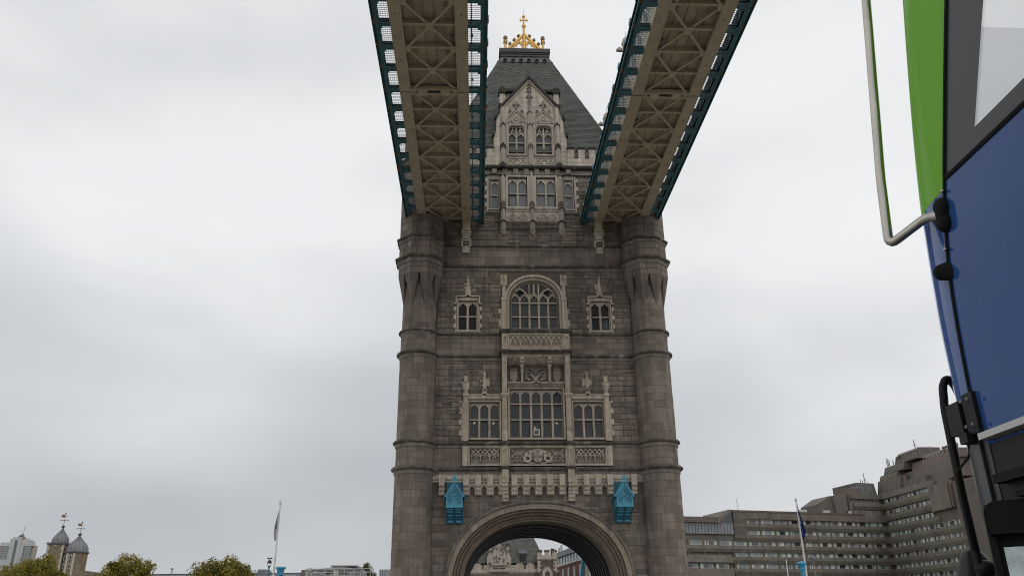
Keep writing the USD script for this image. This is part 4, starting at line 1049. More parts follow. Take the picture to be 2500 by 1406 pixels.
for k in range(6):
    x = -1.95 + k * .776
    m = MB().lathe([(.001, 0), (.14, 0), (.18, .05), (.2, .12)], (0, 0), 10)
    m.V = [np.stack([x + v[:, 0], 4.66 - v[:, 2], 52.72 + v[:, 1]], 1) for v in m.V]
    add('vent', m, 'casement', cb)
m = MB()
for z0, z1, o in ((53.3, 53.5, 0), (53.5, 53.62, .06), (53.62, 53.78, .02), (53.78, 53.95, .08), (53.95, 54.4, .16)): m.box(-2.36 - o, 2.36 + o, 4.96 - o, 7.04 + o, z0, z1)
CAP = add('cap', m, 'lead_cap', ROOF)
m = MB().box(-2.0, 2.0, 5.35, 5.5, 54.4, 54.72).box(-2.0, 2.0, 6.5, 6.65, 54.4, 54.72)
CR = add('gilded_crest', m, 'gold', ROOF)
for s in (-1, 1):
    x = s * 1.88
    m = MB().lathe([(.3, 54.4), (.3, 54.62), (.16, 54.75), (.13, 54.9), (.12, 55.45), (.19, 55.5), (.2, 55.7), (.12, 55.8), (.11, 55.95)], (x, 5.42), 8)
    c = add('crest_post', m, 'gold', CR)
    add('crest_head', MB().lathe([(.11, 55.93), (.21, 55.98), (.22, 56.25), (.16, 56.3), (.1, 56.4), (.001, 56.42)], (x, 5.42), 6).box(x - .2, x + .2, 5.25, 5.6, 55.5, 55.72), 'gold_dark', c)
    m = MB()
    m.beam((s * 1.66, 5.42, 54.7), (0, 5.42, 56.6), .26, .22)
    m.beam((s * 1.28, 5.42, 54.72), (s * 1.28, 5.42, 55.1), .1, .1).beam((s * .95, 5.42, 54.7), (s * .95, 5.42, 55.42), .15, .15).beam((s * 1.2, 5.42, 55.2), (s * .95, 5.42, 54.75), .13, .13)
    m.beam((s * .85, 5.42, 55.3), (s * .5, 5.42, 55.72), .17, .17).beam((s * .5, 5.42, 55.95), (s * .5, 5.42, 55.6), .15, .15).beam((s * .5, 5.42, 55.65), (s * .08, 5.42, 55.2), .18, .18).beam((s * .5, 5.42, 55.65), (s * .9, 5.42, 55.2), .18, .18).beam((s * .5, 5.42, 55.8), (s * .1, 5.42, 55.55), .1, .1)
    for dx, dz in ((.28, 54.95), (.72, 54.95), (.3, 55.15), (.7, 55.15)): m.hull([(s * dx + a, 5.42 + b, dz + c2) for a, b, c2 in ((-.06, 0, 0), (.06, 0, 0), (0, -.06, 0), (0, .06, 0), (0, 0, .07), (0, 0, -.07))])
    add('crest_gable', m, 'gold', CR)
    m = MB()
    for t in (.28, .55, .82):
        x, z = s * 1.62 * (1 - t), 54.7 + 1.8 * t
        d = np.array([s * .74, 0, .67])
        p = np.array([x, 5.42, z]) + d * .08
        add('crocket', MB().beam(p, p + d * .22, .13, .13).beam(p + d * .2, p + d * .38, .26, .26), 'gold_dark', CR)
m = MB().lathe([(.22, 54.5), (.2, 55.2), (.18, 56.4), (.22, 56.5), (.13, 56.6), (.11, 57.3), (.13, 57.5)], (0, 5.42), 10)
add('crest_shaft', m, 'gold', CR, smooth=40)
m = MB().lathe([(.12, 57.4), (.22, 57.55), (.2, 57.75), (.1, 57.85), (.09, 58.7), (.17, 58.8), (.17, 58.9), (.02, 59.15)], (0, 5.42), 8).beam((-.34, 5.42, 58.4), (.34, 5.42, 58.4), .09, .09).box(-.4, -.28, 5.34, 5.5, 58.3, 58.55).box(.28, .4, 5.34, 5.5, 58.3, 58.55)
add('crest_finial', m, 'gold', CR)
add('spike', MB().tube([(0, 5.42, 59.1), (0, 5.42, 59.9)], .015, 5), 'black_steel', CR)
add('lightning_wire', MB().tube([(.08, 4.7, 52.5), (.08, 3.6, 49.6)], .02, 4), 'black_steel', ROOF)

# ============================================================ HIGH-LEVEL WALKWAYS
ZW = 32.4
BAY = [28.3 + 1.95 * k for k in range(16)]                 # cross beams, every 1.95 m, from overhead to the tower
BAY = [60 - 1.95 * k + (-.66) for k in range(23)][::-1]
BAY = [59.34, 57.47, 55.52, 53.65, 51.74, 49.81, 47.87, 45.98, 44.05, 42.04, 39.96, 37.98, 36.03, 34.06] + [34.06 - 1.95 * k for k in range(1, 12)]
JOINT = 42.06
def walkway(s, label):
    W = thing('walkway', label, 'walkway', (XC, 0, 0), group='high-level walkways of the bridge')
    y0, y1 = BAY[-1] - 1.0, 59.6
    X = lambda a: s * a
    def bx(m, a, b, *r): a, b = sorted((s * a, s * b)); return m.box(a, b, *r)
    # painted box girders, broken at the joint
    for a, b, ye in ((9.38, 8.74, 59.45), (5.80, 5.14, 60.25)):
        for ya, yb in ((y0, JOINT - .05), (JOINT + .07, ye)):
            m = MB(); bx(m, a, b, ya, yb, ZW + .02, ZW + 1.1)
            bx(m, a + .03, a - .03, ya, yb, ZW, ZW + .06); bx(m, b + .03, b - .03, ya, yb, ZW, ZW + .06)
            g = add('edge_girder', m, 'beige_paint', W)
            r = MB()
            for k in range(int((yb - ya) / 3.9)):
                yy = yb - 1.0 - 3.9 * k
                if yy < 30: break
                for dy in (0, .16, .32, .6):
                    for dx in (-.2, -.07, .07, .2): bx(r, (a + b) / 2 + dx - .015, (a + b) / 2 + dx + .015, yy - dy - .015, yy - dy + .015, ZW + .005, ZW + .02)
                bx(r, (a + b) / 2 - .035, (a + b) / 2 + .035, yy - 2 - .05, yy - 2 + .03, ZW + .004, ZW + .02)
            if r.n: add('bolts', r, 'black_steel', g, kind='stuff')
    # floor plates between the girders, five across
    zf = ZW + .46
    xs_ = np.linspace(5.80, 8.74, 6)
    for i in range(len(BAY) - 1):
        yb, ya = BAY[i], BAY[i + 1]
        for k in range(5):
            m = MB(); dz = rng.uniform(-.02, .02)
            bx(m, xs_[k] + .025, xs_[k + 1] - .025, ya + .02, yb - .02, zf + dz, zf + .08 + dz)
            add('floor_plate', m, 'beige_panel', W, tone=True)
    m = MB(); bx(m, 5.80, 8.74, y0, 60.0, zf + .1, zf + .2)
    for k in range(1, 5): bx(m, xs_[k] - .02, xs_[k] + .02, y0, 60, zf - .06, zf + .1)
    bx(m, 5.80, 8.74, 59.4, 60.2, zf - .02, zf + .09)
    add('floor_deck', m, 'beige_panel', W)
    # struts, and braces that cross at every other strut
    for i, y in enumerate(BAY):
        m = MB(); bx(m, 5.78, 8.76, y - .09, y + .09, ZW + .13, ZW + .17); bx(m, 5.78, 8.76, y - .012, y + .012, ZW + .17, ZW + .5)
        add('strut', m, 'beige_paint', W)
    strutY = [57.63, 53.75, 49.87, 46.02, JOINT, 38.06, 34.2] + [34.2 - 3.9 * k for k in range(1, 6)]
    strutY = [61.5] + strutY
    for ya, yb in zip(strutY, strutY[1:]):
        for q in (0, 1):
            pa = (X(5.85 if q else 8.69), min(ya, 60.1), ZW + .10 + .06 * q); pb = (X(8.69 if q else 5.85), yb, ZW + .10 + .06 * q)
            if ya > 60.1:
                t = (ya - 60.1) / (ya - yb); pa = (X((5.85 if q else 8.69) + (2.84 if q else -2.84) * t), 60.1, pa[2])
            m = MB().beam(pa, pb, .15, .03); m.beam((pa[0], pa[1], pa[2] + .08), (pb[0], pb[1], pb[2] + .08), .025, .14)
            add('brace', m, 'beige_paint', W)
        mid = (ya + yb) / 2
        if ya < 61:
            m = MB(); bx(m, 7.05, 7.5, mid - .3, mid + .3, ZW + .09, ZW + .10)
            add('gusset', m, 'beige_paint', W)
        for e in (5.95, 8.6):
            m = MB(); bx(m, e - .18, e + .18, yb - .28, yb + .28, ZW + .08, ZW + .095)
            add('gusset', m, 'beige_paint', W)
    m = MB(); bx(m, 5.95, 5.99, y0, 59.3, ZW + .30, ZW + .34)
    cd = add('conduit', m, 'beige_panel', W)
    for y in (37.2, 45.2, 53.1): m = MB(); bx(m, 5.92, 6.1, y - .12, y + .12, ZW + .24, ZW + .36); add('junction_box', m, 'grey_steel', cd)
    # sliding joint
    m = MB(); bx(m, 5.85, 8.7, JOINT + .14, JOINT + .30, ZW + .02, ZW + .3); bx(m, 6.3, 6.85, JOINT - .25, JOINT + .34, ZW - .02, ZW + .2); bx(m, 7.7, 8.25, JOINT - .25, JOINT + .34, ZW - .02, ZW + .2); bx(m, 5.85, 8.7, JOINT - .28, JOINT - .14, ZW + .05, ZW + .3)
    add('sliding_joint', m, 'beige_paint', W)
    m = MB(); bx(m, 6.95, 7.6, JOINT - .13, JOINT + .13, ZW + .06, ZW + .25); add('joint_gap', m, 'black_steel', W)
    m = MB(); bx(m, 6.0, 6.5, 40.6, 41.1, ZW + .40, ZW + .44)
    add('hatch', MB().extr_z(sbox(*(sorted((s * 6.0, s * 6.5))[0], 38.6), *(sorted((s * 6.0, s * 6.5))[1], 39.1)).difference(sbox(*(sorted((s * 6.06, s * 6.44))[0], 38.66), *(sorted((s * 6.06, s * 6.44))[1], 39.04))), ZW + .5, ZW + .58), 'black_steel', W)
    # blue outriggers: cross beams, edge chords, gratings and lattice fascia on both sides
    for inner in (True, False):
        g0, c0, c1 = (5.12, 4.42, 4.05) if inner else (9.40, 10.02, 10.38)
        ye = 61.0 if inner else 59.9
        for y in BAY:
            m = MB(); bx(m, g0, c0, y - .16, y + .16, ZW + .06, ZW + .10); bx(m, g0, c0, y - .02, y + .02, ZW + .10, ZW + .4); bx(m, g0, c0, y - .12, y + .12, ZW + .4, ZW + .44)
            bx(m, c0 + (.14 if inner else -.14), c0, y - .3, y + .3, ZW + .05, ZW + .09)
            add('cross_beam', m, 'teal_paint', W)
        m = MB(); bx(m, c0, c0 + (c1 - c0) * .55, y0, ye, ZW + .03, ZW + .38); bx(m, c0, c1, y0, ye, ZW + .16, ZW + .40)
        bx(m, c0 + (c1 - c0) * .93, c1, y0, ye, ZW, ZW + (.46 if inner else .60))
        ch = add('edge_chord', m, 'teal_paint', W)
        m = MB(); bx(m, c1 - .01 * (1 if inner else -1), c1 - .05 * (1 if inner else -1), y0, ye, ZW + (.44 if inner else .56), ZW + (.5 if inner else .64)); bx(m, c1, c1 - .03 * (1 if inner else -1), y0, ye, ZW + .02, ZW + .07)
        for y in BAY: bx(m, c1 + .02, c1 - .10 if inner else c1 + .10, y - .2, y + .2, ZW + .45, ZW + .70)
        add('edge_trim', m, 'teal_light', ch)
        for y in BAY:
            if y > 30: r = MB(); bx(r, c0 + (c1 - c0) * .62, c0 + (c1 - c0) * .88, y - .45, y + .1, ZW + .145, ZW + .158); add('rust_patch', r, 'rust', ch)
        # lattice fascia
        m = MB(); h = 1.2
        if inner: h = .22
        xx = s * (c1 - (.06 if inner else -.02)) if False else s * c1
        zb = ZW + (.30 if inner else .62)
        m.box(xx - .05, xx + .05, y0, ye, zb + h - .1, zb + h)
        if not inner:
            for i in range(len(BAY) - 1):
                ya, yb = BAY[i + 1], BAY[i]
                m.beam((xx, ya, zb), (xx, yb, zb + h), .03, .10, up=(1, 0, 0)).beam((xx, ya, zb + h), (xx, yb, zb), .03, .10, up=(1, 0, 0))
                m.beam((xx, (ya + yb) / 2, zb), (xx, yb, zb + h / 2), .03, .07, up=(1, 0, 0)).beam((xx, (ya + yb) / 2, zb), (xx, ya, zb + h / 2), .03, .07, up=(1, 0, 0)).beam((xx, (ya + yb) / 2, zb + h), (xx, yb, zb + h / 2), .03, .07, up=(1, 0, 0)).beam((xx, (ya + yb) / 2, zb + h), (xx, ya, zb + h / 2), .03, .07, up=(1, 0, 0))
                m.box(xx - .05, xx + .05, yb - .06, yb + .06, zb, zb + h)
                m.box(xx + s * .02, xx + s * .05, ya, yb, zb, zb + h) if s > 0 else m.box(xx - .05, xx - .02, ya, yb, zb, zb + h * .4)
        la = add('lattice', m, 'teal_paint', W)
        # grating: fine flat bars
        m = MB(); a, b = (g0, c0)
        y = y0
        while y < 59.4:
            bx(m, a, b, y, y + .012, ZW + .30, ZW + .33); y += .16
        for k in range(1, 5):
            xk = a + (b - a) * k / 5; bx(m, xk - .005, xk + .005, y0, 59.5, ZW + .30, ZW + .325)
        add('grating', m, 'grey_steel', W, kind='stuff')
        if inner and s < 0:
            m = MB(); bx(m, 4.95, 4.89, y0, 59.5, ZW + .35, ZW + .42)
            for i in range(len(BAY)):
                if i % 2: bx(m, 4.97, 4.82, BAY[i] - .9, BAY[i] - .75, ZW + .33, ZW + .43)
            add('pipe', m, 'teal_paint', W)
    # glazed body: sides with a lattice of pale bars, and a roof
    for xb in (5.35, 8.75):
        m = MB(); bx(m, xb - .03, xb + .03, y0, 59.8, ZW + 1.1, ZW + 1.9); bx(m, xb - .05, xb + .05, y0, 59.8, ZW + 3.4, ZW + 3.9)
        sd = add('side_wall', m, 'teal_light', W)
        m = MB(); bx(m, xb - .01, xb + .01, y0, 59.8, ZW + 1.9, ZW + 3.4); add('glazing', m, 'walk_pane', sd) if xb < 7 else add('cladding', m, 'teal_light', sd)
        for i in range(len(BAY) - 1):
            ya, yb = BAY[i + 1], BAY[i]; x = s * (xb + (-.08 if xb < 7 else .08))
            if xb > 7: continue
            m = MB().beam((x, ya, ZW + 1.0), (x, yb, ZW + 3.5), .05, .10, up=(1, 0, 0)).beam((x, ya, ZW + 3.5), (x, yb, ZW + 1.0), .05, .10, up=(1, 0, 0)).box(x - .05, x + .05, yb - .05, yb + .05, ZW + 1.0, ZW + 3.5)
            add('lattice_bar', m, 'white_paint', sd)
    m = MB(); bx(m, 5.2, 9.0, y0, 59.8, ZW + 3.9, ZW + 4.1); bx(m, 5.6, 8.9, y0, 59.8, ZW + 4.1, ZW + 4.35)
    add('roof', m, 'lead', W)
    return W
walkway(-1, 'left high-level walkway with beige underside and blue edges, running from overhead to the stone tower')
walkway(1, 'right high-level walkway with beige underside and blue edges, running from overhead to the stone tower')
# painted brackets on the tower wall that carry the inner girders
for s in (-1, 1):
    x = s * 5.46
    m = MB().box(x - .40, x + .40, -.55, .1, 31.35, 31.55).box(x - .36, x + .36, -.5, .1, 31.2, 31.35).box(x - .33, x + .33, -.45, .1, 31.05, 31.2).box(x - .30, x + .30, -.40, .1, 30.55, 31.05)
    for z0, z1, p in ((30.85, 31.05, .52), (30.68, 30.82, .46), (30.5, 30.64, .40), (29.95, 30.45, .22)): m.box(x - .22, x + .22, -p, .1, z0, z1)
    for dx in (-.34, .34): m.box(x + dx - .08, x + dx + .08, -.28, .1, 30.0 + (.25), 31.0)
    m.box(x - .3, x + .3, -.2, .1, 29.72, 30.25)
    br = add('walkway_bracket', m, 'bracket_paint', T)
    m = MB().box(x - .30, x + .30, -.62, .1, 31.55, 32.4).box(x - .36, x + .36, -.66, .1, 31.55, 31.7)
    for dx in (-.2, .2): m.box(x + dx - .03, x + dx + .03, -.7, -.6, 31.6, 32.3)
    add('bearing', m, 'beige_paint', br)

# ============================================================ BLUE GABLED HOUSINGS ON THE FRONT WALL
def housing(s, label):
    H = thing('metal_housing', label, 'metal housing', (XC + s * 6.06, YT, 0), group='blue gabled housings on the tower front')
    w, d, zb, ze, zp = .575, 1.36, 9.40, 10.14, 11.16
    m = MB().extr(Polygon([(-w, zb), (w, zb), (w, ze), (0, zp - .12), (-w, ze)]), -d, -.02)
    bd = add('body', m, 'blue_paint', H)
    m = MB().extr(Polygon([(-w, zb), (w, zb), (w, ze), (0, zp - .12), (-w, ze)]).difference(Polygon([(-w + .11, zb + .2), (w - .11, zb + .2), (w - .11, ze), (0, zp - .36), (-w + .11, ze)])), -d - .10, -d)
    m.extr(sbox(-w - .02, zb - .02, w + .02, zb + .09), -d - .14, -d - .06).extr(sbox(-w + .06, zb + .14, w - .06, zb + .22), -d - .09, -d - .06)
    add('front_frame', m, 'blue_paint', bd)
    ls = [line(bez((q * .43, ze - .25), (q * .40, ze + .1), (q * .12, ze + .15), (0, zp - .42), 8), .05) for q in (-1, 1)]
    ls += [line(arc(q * .23, 9.98, .1, 0, 200 if q > 0 else 180, 6), .045) for q in (-1, 1)] + [line(arc(0, 10.12, .13, 20, 160, 6), .045), line(arc(q * .33 if False else -.32, 9.84, .09, -60, 100, 5), .045), line(arc(.32, 9.84, .09, 80, 240, 5), .045)]
    ls += [disc(q * .12, 10.02, .05, 3) for q in (-1, 1)] + [disc(q * .24, 9.82, .04, 3) for q in (-1, 1)]
    add('tracery', MB().extr(unary_union(ls), -d - .10, -d), 'blue_paint', bd)
    for q in (-1, 1):
        a, b = np.array([q * (w + .10), 0, ze - .06]), np.array([0, 0, zp])
        t = (b - a) / np.linalg.norm(b - a); n = np.array([q * t[2], 0, abs(t[0])])
        m = MB()
        pts = [a, a + n * .08, b + (0, 0, .10), b - (0, 0, .0)]
        m.add([p + (0, -d - .14, 0) for p in pts] + [p + (0, .0, 0) for p in pts], [[0, 1, 2], [0, 2, 3], [4, 6, 5], [4, 7, 6], [0, 4, 5], [0, 5, 1], [1, 5, 6], [1, 6, 2], [0, 3, 7], [0, 7, 4]])
        m.extr(line([(a[0] - q * .06, a[2] + .02), (0, zp - .06)], .06), -d - .20, -d - .12)
        add('roof_slope', m, 'blue_paint', H)
    f = unary_union([sbox(-.055, zp - .05, .055, zp + .18), Polygon([(-.11, zp + .3), (0, zp + .14), (.11, zp + .3), (0, zp + .56)]), disc(-.14, zp + .19, .085), disc(.14, zp + .19, .085), sbox(-.16, zp + .16, .16, zp + .23), line([(-.05, zp), (-.16, zp - .06)], .06), line([(.05, zp), (.16, zp - .06)], .06)])
    add('finial', MB().extr(f, -d - .2, -d - .08), 'blue_paint', H)
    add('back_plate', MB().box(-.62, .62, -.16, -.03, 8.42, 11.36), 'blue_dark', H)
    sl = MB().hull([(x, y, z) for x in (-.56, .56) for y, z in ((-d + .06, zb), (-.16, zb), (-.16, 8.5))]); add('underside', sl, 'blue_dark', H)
    for q in (-1, 1):
        m = MB()
        prof = [(-.1, 8.46), (-.32, 8.5), (-.34, 8.72), (-.50, 8.76), (-.56, 8.86), (-.74, 8.9), (-.80, 9.06), (-.98, 9.1), (-1.04, 9.22), (-1.2, 9.26), (-1.26, 9.39), (-.1, 9.39)]
        m.extr_x(prof, q * .29 - .20, q * .29 + .20)
        add('bracket', m, 'blue_paint', H)
    return H
housing(-1, 'bright blue gabled metal housing with leaf finial on the wall left of the arch')
housing(1, 'bright blue gabled metal housing with leaf finial on the wall right of the arch')

# ============================================================ GROUND, RIVER, DECK AND PIER
add('river', MB().box(-900, 900, -600, 152, -9.2, -9.0), 'water', label='grey river under the bridge', kind='structure')
add('north_bank', MB().box(-1500, 1500, 150, 3000, -9.5, -5.0), 'grass', kind='structure')
m = MB().box(XC - 8.5, XC + 8.5, -70, 52, -1.5, -.02).box(XC - 5.4, XC + 5.4, 52, 170, -1.5, -.02)
add('bridge_deck', m, 'grey_steel', kind='structure')
add('road', MB().box(XC - 5.0, XC + 5.0, -70, 240, -.02, 0.0), 'asphalt', kind='structure')
m = MB()
for k in range(40): m.box(XC - .05, XC + .05, -68 + k * 6, -65 + k * 6, .0, .004)
add('road_marking', m, 'road_paint', kind='structure')
for s in (-1, 1):
    a, b = sorted((XC + s * 5.0, XC + s * 8.4)); add('pavement', MB().box(a, b, -70, 52, -.01, .15), 'paving', kind='structure')
pl = Polygon([(-30, 52), (-22, 46), (22, 46), (30, 52), (30, 78), (22, 84), (-22, 84), (-30, 78)])
add('bridge_pier', MB().extr_z(affinity.translate(pl.difference(sbox(-5.0, 40, 5.0, 90)), XC, 0), -9.3, -.04), 'granite', kind='structure')

# ============================================================ DOUBLE-DECKER AT THE RIGHT EDGE
BX = 1.5
BUS = thing('double_decker_bus', 'blue and green open-top double-decker bus close by on the right, seen from its front corner', 'bus', (BX, 2.3, 0))
from scipy.interpolate import PchipInterpolator
_seam = PchipInterpolator([.3, 2.26, 2.37, 2.59, 2.768, 2.946, 3.284, 3.59, 4.2], np.array([2.345, 2.342, 2.338, 2.323, 2.299, 2.252, 2.118, 1.985, 1.70]) - 2.3)
_arc = PchipInterpolator([.3, 2.2, 2.6, 2.8, 3.03, 3.3, 3.6, 4.2], np.array([2.345, 2.345, 2.333, 2.313, 2.275, 2.222, 2.15, 1.985]) - 2.3)
def ysm(z): return float(_seam(z))                         # the seam of the front corner leans back towards the top
def yarc(z): return max(float(_arc(z)), float(_seam(z)))
ZS = [.32, .9, 1.5, 1.9] + [2.0 + .06 * k for k in range(36)]
BW_ = 2.5
def corner(z0, z1, x_end=2.1, mt='bus_blue', name='front_panel', cut=None, parent=BUS, n=9, off=0.0, zs=None, front=True):
    """Rounded front corner from the seam round to the front, between two heights."""
    zz = zs or sorted({z0, z1, *[z for z in ZS if z0 < z < z1]})
    v, f = [], []
    for z in zz:
        y, r = yarc(z), float(np.interp(z, [2.2, 2.8, 3.1], [.26, .33, .40]))
        pts = [(.002, ysm(z) - .03), (0, ysm(z))] + [(r - r * math.cos(a), y + r * math.sin(a)) for a in np.linspace(0, math.pi / 2, n)] + ([(r + (2.1 - r) * k, y + r + .05 * (1 - (1 - 2 * k) ** 2)) for k in (.33, .66, 1)] if front else [])
        v += [(x, yy, z) for x, yy in pts]
    c = len(v) // len(zz)
    for i in range(len(zz) - 1):
        for k in range(c - 1):
            a = i * c + k
            f += [[a, a + 1, a + c + 1], [a, a + c + 1, a + c]]
    return MB().add(v, f)
def side(y0f, y1f, zs, x=0.0):
    """Side sheet between two y curves (functions of z)."""
    v, f = [], []
    for z in zs: v += [(x, y0f(z), z), (x, y1f(z), z)]
    for i in range(len(zs) - 1):
        a = 2 * i
        f += [[a, a + 3, a + 1], [a, a + 2, a + 3]]
    return MB().add(v, f)
ZT, ZTOP = 2.235, 4.1                                      # moulding over the lower deck; top of the upper-deck side
sill = lambda y: 3.055
zs1 = list(np.linspace(2.26, 3.055, 12))
m = side(lambda z: -8.6, lambda z: ysm(z) - .002, zs1, -.001)
add('side_panel', m, 'bus_blue', BUS)
# green corner above, blue corner below: the paint edge rises along the seam
add('corner_panel', corner(2.26, 3.028), 'bus_blue', BUS, smooth=60)
gz = [3.03] + [3.08 + .06 * k for k in range(18)]
add('corner_panel', corner(3.03, 4.1, zs=gz, front=False), 'bus_green', BUS, smooth=60, label='green upper corner panel')
fw = MB().add([(x, yarc(z) + .40, z) for z in (3.06, 3.5, 3.9) for x in (.40, 2.1)], [[0, 1, 3], [0, 3, 2], [2, 3, 5], [2, 5, 4]])
add('front_window', fw, 'bus_pane', BUS)
add('front_window_rail', MB().tube([(.40, yarc(3.06) + .4, 3.05), (2.1, yarc(3.06) + .4, 3.05)], .02, 6), 'rubber', BUS)
# black seam
sm = MB()
zz = np.linspace(2.0, 4.1, 22)
sm.tube([(-.002, ysm(z), z) for z in zz], .0062, 6)
add('seam', sm, 'rubber', BUS)
# upper window: dark surround, pane
fr = MB()
zf_ = [3.058] + list(np.linspace(3.1, 4.1, 12))
fr.merge(side(lambda z: ysm(z) - .16 - (z - 3.06) * .12, lambda z: ysm(z) + .002, zf_, -.0005))
fr.merge(side(lambda z: -8.5, lambda z: ysm(z) - .16 - (z - 3.06) * .12, [3.058, 3.125], -.0005))
fr.merge(side(lambda z: -8.5, lambda z: ysm(z) - .2, [3.535, 3.60], .002))
add('window_surround', fr, 'bus_grey', BUS)
add('window_seal', MB().tube([(.0, -8.5, 3.058), (.0, ysm(3.06) - .01, 3.058)], .009, 6), 'rubber', BUS)
add('window_pane', side(lambda z: -8.45, lambda z: ysm(z) - .03, [3.062, 3.3, 3.58], .004), 'bus_pane', BUS)
# moulding and the dark lower deck
add('side_moulding', MB().box(-.02, .03, -8.6, ysm(2.24) - .02, 2.238, 2.257), 'bus_trim', BUS)
lo = MB().merge(side(lambda z: -8.6, lambda z: ysm(z) - .02, [.32, .9, 1.5, 1.9, 2.05, 2.225], .004))
add('lower_side', lo, 'bus_black', BUS)
add('lower_corner', corner(.32, 2.258), 'bus_grey', BUS, smooth=60)
m = MB().box(-.03, .03, -8.5, ysm(2.1) - .06, 2.105, 2.13).box(-.015, .02, -8.5, ysm(2.1) - .12, 2.06, 2.075)
add('gutter', m, 'rubber', BUS)
ro = lambda a, b, c, d, r: sbox(a + r, c + r, b - r, d - r).buffer(r, quad_segs=5)
def side_plate(poly, x0, x1):                              # polygon in (y, z)
    m = MB()
    t = trimesh.creation.extrude_polygon(poly, x1 - x0, engine='earcut'); v = np.array(t.vertices)
    return m.add(np.stack([x0 + v[:, 2], v[:, 0], v[:, 1]], 1), t.faces)
wf = ro(-1.6, -.10, .75, 2.03, .09)
dw = add('lower_window', side_plate(wf.difference(wf.buffer(-.05)), -.012, .02), 'rubber', BUS)
add('pane', side_plate(wf.buffer(-.045), .0, .006), 'dark_glass', dw)
# front, far side, roofless upper deck and floor
m = MB().box(.4, 2.5, ysm(2.3) + .36, ysm(2.3) + .39, .32, 2.2).box(2.47, 2.5, -8.6, .3, .32, 3.6).box(.0, 2.5, -8.65, -8.6, .32, 3.6)
add('bus_shell', m, 'bus_blue', BUS)
add('upper_floor', MB().box(.03, 2.46, -8.6, .1, 2.3, 2.36), 'bus_interior', BUS)
add('underbody', MB().box(.05, 2.45, -8.5, .3, .25, .4), 'bus_black', BUS)
for y in (-1.9, -7.0):
    wv = trimesh.creation.cylinder(.48, .28, sections=28); v = np.array(wv.vertices)
    w = add('wheel', MB().add(np.stack([.14 + v[:, 2], y + v[:, 0], .48 + v[:, 1]], 1), wv.faces), 'rubber', BUS, smooth=40)
    wv = trimesh.creation.cylinder(.26, .03, sections=20); v = np.array(wv.vertices)
    add('rim', MB().add(np.stack([-.015 + v[:, 2], y + v[:, 0], .48 + v[:, 1]], 1), wv.faces), 'chrome', w)
# chromed tree guard on its black bracket
def round_path(pts, r=.05, n=6):
    out = [np.array(pts[0])]
    for a, b, c in zip(pts, pts[1:], pts[2:]):
        a, b, c = map(np.asarray, (a, b, c))
        u, w = (a - b) / np.linalg.norm(a - b), (c - b) / np.linalg.norm(c - b)
        p, q_ = b + u * r, b + w * r
        out += [(1 - t) ** 2 * p + 2 * t * (1 - t) * b + t * t * q_ for t in np.linspace(0, 1, n)]
    return out + [np.array(pts[-1])]
wl = lambda x, y, z: np.array([x - BX, y - 2.3, z])
gp = [wl(1.448, 2.28, 4.13), wl(1.444, 2.34, 3.828), wl(1.437, 2.40, 3.505), wl(1.420, 2.44, 3.185), wl(1.418, 2.47, 2.943), wl(1.494, 2.345, 2.99), wl(1.50, 2.262, 2.955)]
TG = add('tree_guard', MB().tube(round_path(gp, .035), .0160, 12), 'chrome', BUS, smooth=True)
def blob(c, r, n=2):
    t = trimesh.creation.icosphere(n); return MB().add(np.asarray(c) + np.array(t.vertices) * np.asarray(r), t.faces)
m = blob((-.006, ysm(2.95), 2.975), (.028, .028, .034)).merge(blob((-.006, ysm(2.93), 2.925), (.028, .028, .034))).merge(blob((-.014, ysm(2.95), 2.95), (.02, .018, .03)))
add('guard_bracket', m, 'rubber', BUS, smooth=True)
m = MB().hull(np.vstack([blob((-.018, ysm(2.77) + .02, 2.776), (.024, .022, .027), 1).V[0], blob((.0, ysm(2.77), 2.774), (.012, .02, .033), 1).V[0]]))
add('rubber_stop', m, 'rubber', BUS, smooth=50)
# black mirror arm: hinge block on the corner, loop and long drop to the mirror head
m = MB().hull([(x - BX, y - 2.3, z) for x in (1.485, 1.52) for y in (2.315, 2.37) for z in (2.262, 2.385)])
HB = add('mirror_hinge', m, 'bus_black', BUS)
m = MB().hull([(x - BX, y - 2.3, z) for x in (1.48, 1.53) for y in (2.385, 2.455) for z in (2.275, 2.372)]).box(-.03, .01, .06, .1, 2.24, 2.27)
add('hinge_block', m, 'bus_black', BUS)
arm = [wl(1.53, 2.43, 2.36), wl(1.60, 2.55, 2.42), wl(1.617, 2.60, 2.484), wl(1.597, 2.60, 2.512), wl(1.576, 2.60, 2.484), wl(1.565, 2.60, 2.399), wl(1.563, 2.60, 2.275), wl(1.561, 2.60, 2.104), wl(1.564, 2.60, 1.93), wl(1.565, 2.60, 1.84)]
add('mirror_arm', MB().tube(round_path(arm, .02), .0135, 10), 'bus_black', BUS, smooth=True)
add('mirror_clamp', blob(wl(1.585, 2.60, 1.895), (.035, .03, .026), 3), 'bus_black', BUS, smooth=True)
mh = blob(wl(1.60, 2.68, 1.845), (.066, .035, .118), 3); MHD = add('mirror_head', mh, 'bus_grey', BUS, smooth=True)
